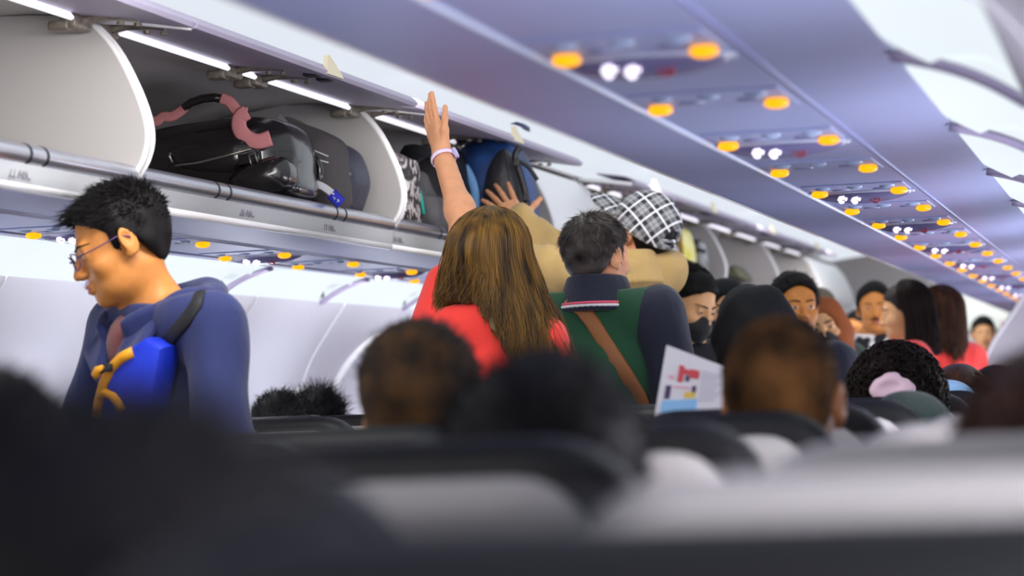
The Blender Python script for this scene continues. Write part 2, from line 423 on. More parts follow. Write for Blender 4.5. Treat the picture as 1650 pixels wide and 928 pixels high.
# ------------------------------------------------------------------ overhead bins
ARC = spline([(.705, 2.042), (.654, 1.981), (.612, 1.899), (.586, 1.825), (.580, 1.769), (.594, 1.72), (.62, 1.683)], 4)
BACK = [(1.28, 1.69), (1.36, 1.80), (1.33, 1.95), (1.2, 2.035), (.95, 2.075), (.715, 2.062)]
def overhead_bin(s, y0, y1, is_open, label, group=None, near=True):
    yc = (y0 + y1) / 2
    t = thing('overhead_bin', (s * .95, yc, 1.62), label, 'overhead bin', group)
    X = lambda pts: [(s * x, z) for x, z in pts]
    extrude('bin_shell', X(spline([(.632, 1.684), (1.0, 1.684), (1.28, 1.69), (1.36, 1.80), (1.33, 1.95), (1.2, 2.035), (.95, 2.075), (.715, 2.062)], 3)), y0 + .004, y1 - .004, M_BIN, t, th=-.01 * s)
    for y, sg in ((y0 + .016, 1), (y1 - .016, -1)):
        b = MB(); poly = [*ARC, *BACK]
        b.prism(poly, lambda u, v, w_: (s * u, w_, v), y - .007, y + .007); e = b.build('end_panel', M_BIN, t)
        if is_open:
            b = MB(); b.tube([(s * (x - .004), y, z) for x, z in ARC], .0075, 8); b.build('rim', M_WHITE, e, smooth=True)
    # lip rail with its collars
    b = MB(); b.tube([(s * .622, y0 + .02, 1.690), (s * .622, y1 - .02, 1.690)], .0225, 14); r = b.build('lip_rail', M_CHROME if is_open else M_BINW, t, smooth=True, autos=60)
    for yy in ((y0 + .55, y0 + .64, y1 - .64, y1 - .55) if near else ()):
        b = MB(); b.tube([(s * .622, yy - .007, 1.690), (s * .622, yy + .007, 1.690)], .0234, 14); b.build('collar', M_DARK, r, smooth=True, autos=60)
    # valance below the rail, with its bright lower edge
    extrude('valance', X([(.632, 1.672), (.618, 1.664), (.622, 1.65), (.626, 1.63), (.63, 1.622)]), y0 + .004, y1 - .004, M_VAL, t, th=-.008 * s)
    b = MB(); b.tube([(s * .6265, y0 + .003, 1.6215), (s * .6265, y1 - .003, 1.6215)], .0105, 10); b.build('edge_strip', M_WHITE, t, smooth=True)
    if is_open:
        # door swung up: its inner face is seen from below
        dp = spline([(.703, 2.058), (.60, 2.046), (.475, 2.024), (.462, 2.03), (.50, 2.052), (.62, 2.072)], 3)
        d = extrude('door', X(dp), y0 + .008, y1 - .008, M_BINDOOR, t, th=.006 * s)
        b = MB(); b.tube([(s * .468, y0 + .01, 2.0245), (s * .468, y1 - .01, 2.0245)], .005, 6); b.build('door_edge', mat('door_edge', (206, 188, 226), .4), d, smooth=True)
        b = MB(); b.tube([(s * .70, y0 + .012, 2.052), (s * .60, y0 + .012, 2.043), (s * .47, y0 + .012, 2.022)], .0095, 6); b.build('edge_trim', M_WHITE, d, smooth=True)
        b = MB()
        b.prism([(-.075, 0), (.075, 0), (.055, .012), (-.045, .05), (-.07, .05)], lambda u, v, w_: (s * (.452 + w_), yc + u, 2.02 + v), 0, .012)
        l = b.build('latch', M_IVORY, d)
        b = MB(); b.box((s * .50, yc - .06, 2.022), (.04, .05, .012), bev=.004); b.box((s * .50, yc + .06, 2.022), (.04, .05, .012), bev=.004); b.build('latch_plate', M_DARK, d)
        # hinge-line strip, no lamp: its brightness is put in as glow
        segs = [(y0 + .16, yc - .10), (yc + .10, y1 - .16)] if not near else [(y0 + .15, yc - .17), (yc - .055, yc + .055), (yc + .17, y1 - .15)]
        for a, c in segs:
            b = MB(); b.box((s * .70, (a + c) / 2, 2.045), (.012, c - a, .026), np.array([[.8, 0, s * .6], [0, 1, 0], [-s * .6, 0, .8]]), .004); b.build('glow_strip', M_STRIPGLOW, t)
        for yy in ((y0 + .085, yc - .11, yc + .11, y1 - .085) if near else (y0 + .08, yc, y1 - .08)):
            b = MB(); b.box((s * .712, yy, 2.035), (.04, .10, .034), bev=.008); b.box((s * .735, yy - .03, 2.026), (.05, .05, .022), bev=.006)
            b.tube([(s * .71, yy, 2.04), (s * .66, yy + .01, 2.048), (s * .60, yy + .015, 2.046), (s * .565, yy + .015, 2.036)], [.014, .012, .010, .006], 8)
            b.lathe([(.001, 0), (.009, 0), (.009, .008), (.001, .009)], (s * .60, yy - .012, 2.03), (0, 0, -1), 10)
            b.lathe([(.001, 0), (.009, 0), (.009, .008), (.001, .009)], (s * .575, yy + .03, 2.03), (0, 0, -1), 10)
            b.build('hinge', M_HINGE, t, smooth=True, autos=40)
    else:
        dp = [(x - .004, z) for x, z in ARC]
        d = extrude('door', X(dp), y0 + .012, y1 - .012, M_BINW, t, th=.014 * s)
        b = MB(); b.box((s * .585, yc, 1.735), (.02, .14, .03), bev=.006); b.build('latch', M_VAL, d)
    return t
PITCH = 2.22
spec = [(3.78, 6.0, 1, 'open empty luggage bin just before the one with the black bags'),
        (6.0, 8.22, 1, 'open luggage bin holding the black bag with pink straps'),
        (8.22, 10.44, 1, 'open luggage bin with the blue and black backpack being pushed in'),
        (10.44, 11.55, 0, 'closed bright white luggage bin behind the head of the man in green'),
        (11.55, 12.66, 1, 'short open luggage bin behind the plaid cap'),
        (12.66, 14.88, 1, 'open luggage bin holding the yellow bag'),
        (14.88, 17.1, 1, 'open luggage bin above the woman with the black face mask'),
        (17.1, 19.32, 1, 'open luggage bin above the man half hidden by the black headscarf'),
        (19.32, 21.54, 0, 'closed white luggage bin at the far end of the row of open bins')]
for y0, y1, op, lab in spec: overhead_bin(-1, y0, y1, op, lab, near=(y0 < 10))
RB = None
for k in range(11):
    y = -2.3 + PITCH * k
    if RB is None: RB = overhead_bin(1, y, y + PITCH, 0, 'closed luggage bin above the grey seat tops, seen from below', 'closed bins above the amber lights', near=False)
    else: c = copy_tree(RB); c.location.y = y + PITCH / 2
# row numbers on the valance
RN = mat('print_grey', (120, 116, 124), .6)
for k, (txt, lab) in enumerate((('22 ABC', ''), ('21 ABC', ''), ('20 ABC', ''), ('19 ABC', ''), ('18 ABC', ''))):
    cu = bpy.data.curves.new('row_number', 'FONT'); cu.body = txt; cu.size = .036; cu.extrude = .0003
    tmp = bpy.data.objects.new('row_number_text', cu); COL.objects.link(tmp); bpy.context.view_layer.update()
    me = bpy.data.meshes.new_from_object(tmp.evaluated_get(bpy.context.evaluated_depsgraph_get())); bpy.data.objects.remove(tmp)
    o = bpy.data.objects.new('row_number', me); COL.objects.link(o); me.materials.clear(); me.materials.append(RN)
    o.location = (-.6135, at(12, 283, X=-.617)[1] + .737 * k, 1.636); o.rotation_euler = (math.radians(90), 0, math.radians(90))
    tag(o, 'small grey row number and seat letters printed under the bin rail', 'sign', 'row numbers under the bin rail')

# ------------------------------------------------------------------ service panels with amber lights
def service_panel(s, y, sign):
    t = thing('service_panel', (s * .975, y, 1.606), '', 'service panel')
    b = MB(); b.box((s * .975, y - .03, 1.6055), (.235, .28, .004), bev=.0018); b.build('panel', M_PSU, t)
    for xo in (.882, 1.069):
        b = MB(); b.lathe([(.001, 0), (.011, .0006), (.0185, .0045), (.0205, .009), (.0185, .0135), (.011, .017), (.001, .018)], (s * xo, y, 1.6055), (0, 0, -1), 20); l = b.build('reading_light', M_ORANGE, t, smooth=True, autos=70)
    for xo in (.90, .975, 1.05):
        b = MB(); b.lathe([(.001, 0), (.019, 0), (.016, .004), (.006, .007), (.001, .007)], (s * xo, y - .10, 1.604), (0, 0, -1), 16); b.build('air_nozzle', M_NOZ, t, smooth=True, autos=40)
    for xo in (.935, 1.03):
        b = MB(); b.lathe([(.001, 0), (.022, 0), (.02, .003), (.001, .004)], (s * xo, y - .02, 1.604), (0, 0, -1), 16); b.build('speaker_hole', M_PSU2, t, smooth=True, autos=40)
    if sign:
        cx, cy = s * .975, y + .10
        def sg_(u, v, lift=0.): return (cx + u, cy + v, 1.6045 - (.027 + lift) * math.sqrt(max(0., 1 - (u / .118) ** 2 - (v / .062) ** 2)))
        b = MB(); rings = [[sg_(.118 * q * math.cos(a_), .062 * q * math.sin(a_)) for a_ in np.linspace(0, 2 * PI, 32, endpoint=False)] for q in (.001, .2, .4, .6, .75, .88, .96, 1.0)]
        b.loft(rings); g = b.build('sign', M_SIGN, t, smooth=True, autos=60)
        b = MB(); b.tube([(cx + .121 * math.cos(a_), cy + .064 * math.sin(a_), 1.602) for a_ in np.linspace(0, 2 * PI, 33)], .0042, 6); b.build('rim', M_RAIL, g, smooth=True)
        b = MB()                                   # fasten-belt picture: two seated figures with belts
        def dot(u, v, r, lift=.0012): b.lathe([(.001, 0), (r, 0), (r * .8, .002), (.001, .0025)], sg_(u, v, lift), (0, -.75, -.66), 12)
        for dx in (-.050, -.018):
            dot(dx, -.026, .0072); b.tube([sg_(dx - .004, -.037, .002), sg_(dx, -.047, .003), sg_(dx + .010, -.050, .003)], .0052, 6); b.tube([sg_(dx + .012, -.040, .002), sg_(dx + .014, -.048, .003)], .003, 6)
        b.build('belt_symbol', M_SIGNW, g, smooth=True)
        b = MB(); cc_ = np.array(sg_(.032, -.036, .0015)); e1, e2 = np.array([1., 0, 0]), np.array([0, -.66, .75]); e2 = np.array([0, .66, -.75])
        b.tube([cc_ + e1 * .010 * math.cos(a_) + e2 * .010 * math.sin(a_) for a_ in np.linspace(0, 2 * PI, 17)], .0018, 5)
        b.tube([cc_ - e1 * .007 - e2 * .007, cc_ + e1 * .007 + e2 * .007], .0018, 5); b.build('no_smoking_symbol', M_SIGNR, g, smooth=True)
    return t
SP = {}
for s, base, ks in ((1, 3.6507, range(-3, 25)), (-1, 7.2197 + .737, range(-6, 19))):
    for k in ks:
        y = base + .737 * k; sg = (k % 2 == 0)
        if (s, sg) not in SP: o = SP[(s, sg)] = service_panel(s, y, sg)
        else:
            o = copy_tree(SP[(s, sg)]); o.location.y = y
        side = 'above the grey seat tops' if s > 0 else 'under the open luggage bins'
        tag(o, ('amber-lamp service panel with oval belt sign, ' if sg else 'amber-lamp service panel without sign, ') + side, 'service panel',
            ('belt sign panels ' if sg else 'plain lamp panels ') + side)

# ------------------------------------------------------------------ window surrounds on the left wall, exit door outline
def wallx(z): return float(np.interp(z, [p[1] for p in WALLP[::-1]], [p[0] for p in WALLP[::-1]]))
for k in range(14):
    y = 6.35 + .56 * 2 * k * .98
    if y > 20: break
    b = MB(); pts = []
    for a in np.linspace(0, 2 * PI, 25):
        u, v = .155 * np.sign(math.cos(a)) * abs(math.cos(a)) ** .6, .21 * np.sign(math.sin(a)) * abs(math.sin(a)) ** .6
        z = 1.0 + v; pts.append((-(wallx(z) - .004), y + u, z))
    b.tube(pts, .009, 6); o = b.build('window_%d' % (k + 1), M_WALLR, smooth=True); tag(o, kind='structure')
y = 11.5
t = thing('exit_surround', (-1.62, y, .3), 'raised white exit surround with printed marks on the wall behind the short-haired head', 'exit door')
b = MB(); pts = []
for a in np.linspace(0, PI, 24):
    u, v = -.36 * np.sign(math.cos(a)) * abs(math.cos(a)) ** .7, .60 * abs(math.sin(a)) ** .6; z = .85 + v * .95
    pts.append((-(wallx(z) - .006), y + u, z))
b.tube(pts, .02, 8); fr = b.build('frame', M_WALLR, t, smooth=True)
for i, (z, hh, dy, c) in enumerate(((1.33, .02, .05, 0), (1.285, .014, .012, 1), (1.255, .035, .0, 0), (1.205, .018, -.02, 0), (1.175, .01, -.03, 1))):
    b = MB(); b.box((-(wallx(z) - .003), y - .27 + dy, z), (.004, .085, hh), np.array([[.93, 0, .36], [0, 1, 0], [-.36, 0, .93]])); b.build('mark', mat('print_blue', (110, 140, 176), .6) if c == 0 else mat('print_red', (206, 120, 120), .6), t)

# ------------------------------------------------------------------ seats
def rring(hx, z0, z1, r, y, inset=0., tilt=.16, zb=.45, n=6):
    out = []; x1, za, zc = hx - inset, z0 + inset, z1 - inset; r = max(r - inset * .5, .01)
    for cx, cz, a0, rr in ((x1 - r, zc - r, 0, r), (-x1 + r, zc - r, 90, r), (-x1 + .03, za + .03, 180, .03), (x1 - .03, za + .03, 270, .03)):
        for k in range(n + 1):
            a = math.radians(a0 + 90 * k / n); z = cz + rr * math.sin(a); out.append((cx + rr * math.cos(a), y - (z - zb) * tilt, z))
    return out
def make_seat(shell_top):
    t = thing('aircraft_seat', (0, 0, 0), '', 'seat')
    top = 1.115
    b = MB()
    zt = top if not shell_top else top - .02
    b.loft([rring(.215, .42, zt, .085, y, i) for y, i in ((.03, .02), (.038, .006), (.05, 0), (.10, 0), (.125, .012), (.135, .03))]); b.build('backrest', M_SEATBLK, t, smooth=True, autos=50)
    b = MB()
    ins = .030 if not shell_top else -.004
    b.loft([rring(.215, .40, top + (.0 if not shell_top else .0), .085, y, i) for y, i in ((.072, ins), (.035, ins), (.02, ins + .004), (.012, ins + .016), (.010, ins + .04))]); b.build('back_shell', M_SHELL, t, smooth=True, autos=50)
    b = MB(); b.loft([rring(.17, .92, top - .035, .06, y, i, .16) for y, i in ((.13, .0), (.15, .004), (.165, .02))]); b.build('headrest', M_SEATBLK, t, smooth=True, autos=50)
    b = MB(); b.box((0, .33, .41), (.42, .46, .11), bev=.04); b.build('seat_cushion', M_SEATBLK, t, smooth=True, autos=60)
    b = MB(); b.box((0, .0, .70), (.36, .022, .22), np.array([[1, 0, 0], [0, math.cos(.16), -math.sin(.16)], [0, math.sin(.16), math.cos(.16)]]).T, bev=.008); tr = b.build('tray_table', mat('tray_grey', (170, 168, 168), .4), t, smooth=True, autos=40)
    b = MB(); b.box((0, -.018, .825), (.05, .015, .02), bev=.005); b.build('tray_latch', M_DARK, tr)
    for sx in (-1, 1):
        b = MB(); b.box((sx * .235, .26, .60), (.036, .34, .05), bev=.014); b.box((sx * .235, .10, .52), (.026, .05, .2), bev=.01); b.build('armrest', M_DARK, t, smooth=True, autos=40)
    for yy in (.12, .46):
        for sx in (-1, 1):
            b = MB(); b.tube([(sx * .17, yy, 0), (sx * .17, yy - .02, .36)], .017, 8); b.build('leg', M_SEATM, t, smooth=True, autos=60)
    return t
SEAT = {False: make_seat(False), True: make_seat(True)}
used = {False: False, True: False}
def place_seat(x, y, label, group, shell_top=False):
    if not used[shell_top]: o = SEAT[shell_top]; used[shell_top] = True
    else: o = copy_tree(SEAT[shell_top])
    o.location = (x, y, 0); return tag(o, label, 'seat', group)
YS = 1.459; SX = {'D': .515, 'E': 1.005, 'F': 1.515}
# ------------------------------------------------------------------ people
def sval(S, P):
    """distance at loose points P (n,3)"""
    P = np.asarray(P, float); F = np.full(P.shape[:-1], 1.0)
    for fn, lo, hi, k, op in S.p:
        d = fn(P)
        if op == 'u': h = np.maximum(k - np.abs(F - d), 0) / max(k, 1e-6); F = np.minimum(F, d) - h * h * k * .25
        elif op == 's': F = np.maximum(F, -d)
        elif op == 'i': F = np.maximum(F, d)
        elif op == 'd': F = F + d
    return F
def hit(S, root, px, py, y0, y1, lift=0.):
    """where the line of sight through a pixel meets a garment, in world axes"""
    R, t = root_inv(root); ys = np.linspace(y0, y1, 400); P = np.array([at(px, py, Y=y) for y in ys]); F = sval(S, (P - t) @ R.T)
    k = np.nonzero(F < lift)[0]
    return P[k[0]] if len(k) else P[np.argmin(F)]
def strands(name, paths, rad, m, parent, sides=3):
    N, K, _ = paths.shape; T = np.gradient(paths, axis=1); T /= np.linalg.norm(T, axis=2, keepdims=True) + 1e-9
    a = np.random.RandomState(3).normal(size=(N, 1, 3)); s = np.cross(T, a); s /= np.linalg.norm(s, axis=2, keepdims=True) + 1e-9; u = np.cross(T, s)
    V = np.stack([paths + (s * math.cos(2 * PI * q / sides) + u * math.sin(2 * PI * q / sides)) * rad[..., None] for q in range(sides)], 2)
    idx = np.arange(N * K * sides).reshape(N, K, sides); Q = []
    for q in range(sides):
        q2 = (q + 1) % sides; Q.append(np.stack([idx[:, :-1, q], idx[:, :-1, q2], idx[:, 1:, q2], idx[:, 1:, q]], -1).reshape(-1, 4))
    return mesh_np(name, V.reshape(-1, 3), quads=np.concatenate(Q), mats=m, parent=parent)
HL_Y = [-.14, -.09, -.06, -.035, -.012, .004, .006, .020, .024, .045, .065, .080, .12]
HL_Z = [-.075, -.078, -.062, -.012, .020, .020, -.022, -.024, .028, .046, .066, .082, .088]
def hairline(y, lift=0.): return np.interp(y, HL_Y, HL_Z) + lift
def head(S, T, female=False, big=1.0, ears=True):
    R, c = T; E = lambda cc, r, k=.01, op='u', rot=None: S.ell(np.array(cc) * big, np.array(r) * big, rot, k, op, (R, c))
    C = lambda a, b, ra, rb=None, k=.01, op='u': S.rc(np.array(a) * big, np.array(b) * big, ra * big, (rb or ra) * big, k, op, (R, c))
    E((0, -.016, .034), (.076, .098, .083)); E((0, .026, -.030), (.062, .064, .078), .03)
    E((0, .032, -.080), (.048 if not female else .042, .052, .034), .03); E((0, .070, -.100), (.019, .018, .015), .02)
    C((-.034, .077, .019), (.034, .077, .019), .0105 if not female else .008, k=.018)
    for s in (-1, 1):
        E((s * .041, .056, -.030), (.023, .024, .022), .02)
        E((s * .031, .097, .001), (.0185, .014, .0105), .012, 's'); E((s * .031, .0755, .000), (.0135, .0125, .0125), .004)
        C((s * .018, .085, .0065), (s * .043, .079, .006), .0032, k=.004)
    C((0, .086, .010), (0, .107, -.032), .0065, .0105, .012)
    for s in (-1, 1): E((s * .0115, .097, -.036), (.0085, .010, .008), .006)
    E((0, .092, -.062), (.022, .011, .0062), .008); E((0, .090, -.0725), (.019, .0115, .0068), .007); C((-.02, .1, -.0668), (.02, .1, -.0668), .0022, k=.003, op='s')
    if ears:
        for s in (-1, 1):
            rot = rotm(s * -22, -10, 0)
            E((s * .080, -.014, -.004), (.0075, .020, .033), .006, rot=rot); E((s * .087, -.010, .002), (.006, .010, .015), .004, 's', rot); E((s * .077, -.006, -.03), (.007, .009, .011), .006)
    # neck
    return S
def hand(S, W, f, n, t, curl=(.25, .25, .3, .35), spread=1., thumb=.5, thumb_curl=.25, sc=1.0):
    """W wrist; f towards the fingers; n out of the palm; t towards the thumb"""
    W = np.array(W, float); f, n, t = [np.array(v, float) / np.linalg.norm(v) for v in (f, n, t)]; t = t - f * (t @ f); t /= np.linalg.norm(t); n = np.cross(f, t) * (1 if np.cross(f, t) @ n > 0 else -1)
    kn = [(.030, .088), (.009, .092), (-.011, .086), (-.029, .076)]; ln = [(.042, .026, .021), (.046, .029, .022), (.042, .027, .021), (.033, .021, .018)]
    for (a, b), L, cu, sp in zip(kn, ln, curl, (.14, .03, -.08, -.20)):
        K = W + (t * a + f * b) * sc; S.rc(W + t * a * .45 * sc + f * .012 * sc, K, .0145 * sc, .0105 * sc, .016)
        d = f * math.cos(sp * spread) + t * math.sin(sp * spread); p = K; ang = cu * .6
        for i, l in enumerate(L):
            q = p + (d * math.cos(ang) + n * math.sin(ang)) * l * sc; r0 = (.0088, .0078, .0068)[i] * sc
            S.rc(p, q, r0, r0 * .9, .004); p = q; ang += cu
    p = W + (t * .018 + f * .018 + n * .006) * sc; dirs = t * math.sin(thumb + .25) + f * math.cos(thumb + .25)
    for i, (l, r) in enumerate(((.044, .0135), (.033, .0098), (.027, .0088))):
        dd = dirs * math.cos(thumb_curl * i) + (f * .7 + n * .5) * math.sin(thumb_curl * i); q = p + dd * l * sc; S.rc(p, q, r * sc, r * .86 * sc, .008); p = q
    return S
class Fig:
    """one figure: joints in its own axes (forward +y, its right hand +x)"""
    def __init__(self, label, x, y, yaw, top, female=False, head_rot=(0, 0, 0), head_off=(0, .03), lean=0., seated=False, seat_z=.47, shoulder=None, skin=None, hair=None, group=None):
        self.root = thing('person', (x, y, 0), label, 'person', group, math.radians(yaw)); self.fem = female; self.seated = seated
        self.skin = skin or SKIN; self.hairm = hair or HAIRB
        hz = top - .125; self.hc = np.array([head_off[0], head_off[1] + lean, hz]); self.T = (rotm(*head_rot), self.hc)
        w = shoulder or (.150 if female else .172); self.w = w
        if seated: sz = max(hz - .25, seat_z + .30); self.pz = seat_z + .10; self.k = 1.
        else: sz = hz - .205; self.k = sz / 1.36; self.pz = .93 * self.k
        self.sz = sz; l = lean
        self.sh = {'L': np.array([-w, l * .8, sz]), 'R': np.array([w, l * .8, sz])}
        self.chest = np.array([0, l * .6 + .005, (sz * .62 + self.pz * .38)]); self.waist = np.array([0, l * .3, (sz * .3 + self.pz * .7)]); self.pel = np.array([0, 0, self.pz])
        self.arm = {}
        for q, s in (('L', -1), ('R', 1)):
            e = self.sh[q] + np.array([s * .05, -.02, -.27]); wv = e + np.array([-s * .03, .07, -.23])
            if seated: e = self.sh[q] + np.array([s * .04, .04, -.25]); wv = e + np.array([-s * .06, .2, -.02])
            self.arm[q] = [e, wv, dict(f=(0, .1, -1) if not seated else (-s * .2, 1, -.2), n=(-s, 0, 0) if not seated else (0, 0, -1), t=(0, 1, 0) if not seated else (-s, 0, 0))]
        self.hands = True
    def set_arm(self, q, elbow, wrist, **h): self.arm[q] = [np.array(elbow, float), np.array(wrist, float), h]
    def loc(self, P):
        R, t = root_inv(self.root); return R @ (np.array(P, float) - t)
    def trunk(self, S, o=0., hem=None, k=.05, shoulders=True):
        w = self.w; f = .92 if self.fem else 1.0
        S.ell(self.pel, (.168 + o, .118 + o, .125 + o), k=k); S.ell(self.waist, (.145 * f + o, .105 + o, .16 + o), k=k); S.ell(self.chest, (.158 * f + o, .112 + o, .175 + o), k=k)
        if self.fem:
            for s in (-1, 1): S.ell(self.chest + np.array([s * .07, .09, .0]), (.062 + o * .6, .055 + o * .6, .06 + o * .6), k=.03)
        a, b = self.sh['L'], self.sh['R']; S.rc(a * .82 + b * .18 + [0, 0, -.012], b * .82 + a * .18 + [0, 0, -.012], .058 + o, k=k)
        nb = np.array([self.hc[0] * .4, self.hc[1] * .35, self.sz + .045])
        for s in ('L', 'R'): S.rc(self.sh[s] * .72 + nb * .28, nb + [0, -.012, .012], .046 + o, .044 + o, k=.05)
        return S
    def sleeve(self, S, q, o=0., end=1.0, k=.03, r=(.054, .043, .041, .030)):
        e, wv, _ = self.arm[q]; g = .88 if self.fem else 1.; sh = self.sh[q]
        S.rc(sh, e, r[0] * g + o, r[1] * g + o, k=k); S.rc(e, e + (wv - e) * end, r[2] * g + o, (r[2] + (r[3] - r[2]) * end) * g + o, k=.03)
        if o == 0: S.ell(e + (wv - e) * .28, (.042 * g, .042 * g, .042 * g), k=.03)
        return S
    def body(self, step=.017, hs=.0042, handstep=.005, ears=True, big=1.0, face=True):
        S = Sdf(); self.trunk(S); R, c = self.T
        nb = np.array([self.hc[0] * .4, self.hc[1] * .35 - .005, self.sz + .03]); g = .86 if self.fem else 1.
        S.rc(nb, c + R @ np.array([0, -.022, -.055]), .061 * g, .055 * g, k=.035)
        for q in ('L', 'R'): self.sleeve(S, q)
        fine = [(i, c[i] - .135, c[i] + .135, hs) for i in range(3)]
        for q in ('L', 'R'):
            e, wv, h = self.arm[q]
            if self.hands:
                hs_ = dict(h); st = hs_.pop('step', handstep); hand(S, wv, **{'sc': .92 if self.fem else 1., **hs_}); m = wv + np.array(h['f'], float) / np.linalg.norm(h['f']) * .09
                fine += [(i, m[i] - .115, m[i] + .115, st) for i in range(3)]
        if self.seated:
            for s in (-1, 1):
                kn = np.array([s * .10, .45, self.pz - .04]); S.rc(self.pel + [s * .085, .0, -.02], kn, .088, .06, k=.05); S.rc(kn, (s * .1, .43, .09), .058, .04, k=.03); S.rc((s * .1, .40, .04), (s * .11, .56, .03), .036, .028, k=.03)
        else:
            for s in (-1, 1):
                kn = np.array([s * .095, .02, .5 * self.k]); S.rc(self.pel + [s * .09, 0, -.03], kn, .09, .058, k=.05); S.rc(kn, (s * .1, -.01, .08), .055, .04, k=.03); S.ell((s * .1, -.02, .36 * self.k), (.052, .056, .11), k=.03)
                S.rc((s * .1, -.03, .045), (s * .115, .14, .032), .04, .03, k=.03)
        head(S, self.T, self.fem, big, ears)
        V, Q = S.mesh((step, step, step * 1.2), fine); self.S = S
        cen = V[Q].mean(1); q = (cen - c) @ R / big; mi = np.zeros(len(Q), int)
        if face:
            inside = lambda cc, r: (((q - np.array(cc)) / np.array(r)) ** 2).sum(1) < 1
            mi[inside((0, .1, -.0665), (.0205, .022, .0095))] = 1
            for s in (-1, 1):
                u = (q[:, 0] - s * .031); br = (np.abs(u) < .021) & (q[:, 1] > .05) & (np.abs(q[:, 2] - .0215 + 6 * u * u) < .0028); mi[br & False] = 2
                mi[inside((s * .031, .086, -.0005), (.0125, .012, .0042))] = 3; mi[inside((s * .031, .090, -.0005), (.0058, .02, .0050))] = 4
        self.bodyo = mesh_np('body', V, quads=Q, mats=[self.skin, LIPS, self.hairm, EYEW, EYED], parent=self.root, midx=mi)
        if face:
            b = MB()
            for s in (-1, 1):
                us = np.linspace(-.021, .020, 8); ys = np.linspace(.125, .05, 160); path = []
                for u in us:
                    P = np.stack([np.full(160, s * .031 + s * u) * big, ys * big, np.full(160, .0235 - 9 * (u - .004) ** 2) * big], 1); F = sval(S, self.hloc(P)); k = np.nonzero(F < .0)[0]
                    path.append(self.hloc(P[k[0] if len(k) else 80]))
                b.tube(path, [.0022, .0032, .0034, .0033, .0030, .0026, .0020, .0010], 6)
            b.build('eyebrows', self.hairm, self.root, smooth=True, local=True)
        return self.bodyo
    def cloth(self, name, m, o=.018, sleeves=(1, 1), neck=.055, hem=None, fold=.004, fs=22, step=.012, extra=None, trunk=True, seed=1, parent=None, stretch=None, sr=(.054, .043, .041, .030), so=None):
        S = Sdf()
        if trunk:
            self.trunk(S, o)
            if neck is not None: S.plane((0, .15, 1), self.sz + neck, k=.006)
        for q, e in zip('LR', sleeves):
            if e: self.sleeve(S, q, so if so is not None else o, e, r=sr)
        if extra: extra(S)
        if trunk:
            h = self.pz - .06 if hem is None else hem; S.plane((0, 0, -1), -h, k=.006)
        if fold: S.disp(lambda P: fold * (vnoise(P, fs, seed) + .55 * vnoise(P * np.array([1, 1, .6]), fs * 2.3, seed + 5)))
        V, Q = S.mesh(step); self.C = S
        return mesh_np(name, V, quads=Q, mats=m, parent=parent or self.root)
    def trousers(self, m, step=.02):
        S = Sdf(); o = .014; S.ell(self.pel, (.172 + o, .122 + o, .12 + o), k=.04)
        for s in (-1, 1):
            if self.seated:
                kn = np.array([s * .10, .45, self.pz - .04]); S.rc(self.pel + [s * .085, .0, -.02], kn, .09 + o, .062 + o, k=.04); S.rc(kn, (s * .1, .43, .12), .06 + o, .05 + o, k=.02)
            else:
                kn = np.array([s * .095, .02, .5 * self.k]); S.rc(self.pel + [s * .09, 0, -.03], kn, .092 + o, .062 + o, k=.04); S.rc(kn, (s * .1, -.01, .10), .06 + o, .05 + o, k=.02)
        V, Q = S.mesh(step); return mesh_np('trousers', V, quads=Q, mats=m, parent=self.root)
    def shoes(self, m):
        for s in (-1, 1):
            S = Sdf(); y = .42 if self.seated else -.01
            S.rc((s * .1, y - .03, .045), (s * .115, y + .16, .038), .05, .04, k=.02); S.rc((s * .1, y - .02, .05), (s * .1, y - .02, .10), .05, .05, k=.02); S.plane((0, 0, -1), 0.0)
            V, Q = S.mesh(.014); V[:, 2] = np.maximum(V[:, 2], 0.001); mesh_np('shoe', V, quads=Q, mats=m, parent=self.root)
    def hloc(self, P): return np.asarray(P) @ self.T[0].T + self.T[1]
    def cap_hair(self, m, th=.012, lift=0., step=.006, noise=(.003, 60), line=None, name='hair', big=1.0, extra=None):
        S = Sdf(); R, c = self.T
        S.ell(np.array((0, -.018, .036)) * big, np.array((.077 + th * .8, .100 + th, .085 + th)) * big, T=self.T)
        S.ell(np.array((0, -.043, -.02)) * big, np.array((.060 + th * .4, .052 + th * .5, .062)) * big, k=.03, T=self.T)
        if extra: extra(S)
        def cutf(P):
            q = (P - c) @ R / big; return ((line or hairline)(q[..., 1]) + lift - q[..., 2] + .006 * vnoise(q, 130, 6)) * .8
        S.p.append((cutf, None, None, .004, 'i'))
        if noise: S.disp(lambda P: noise[0] * vnoise(P, noise[1], 4))
        V, Q = S.mesh(step); return mesh_np(name, V, quads=Q, mats=m, parent=self.root)
    def tufts(self, m, n=1200, length=.025, comb=(0, .4, .5), th=.006, lift=.004, jitter=.5, r=.0011, line=None, seed=2, big=1.0, name='hair_strands', nrm=.55, flow=0.):
        rs = np.random.RandomState(seed); d = rs.normal(size=(n * 4, 3)); d /= np.linalg.norm(d, axis=1)[:, None]
        p = np.array((0, -.018, .036)) + d * np.array((.077 + th, .100 + th, .085 + th)); ok = p[:, 2] > (line or hairline)(p[:, 1]) + lift; p = p[ok][:n]; d = d[ok][:n]
        N = d / np.array((.077, .1, .085)); N /= np.linalg.norm(N, axis=1)[:, None]
        cb = np.array(comb, float) if not callable(comb) else comb(p)
        if flow: fl = p - np.array([0, -.055, .118]); fl -= N * (fl * N).sum(1, keepdims=True); cb = fl / (np.linalg.norm(fl, axis=1)[:, None] + .02) * flow
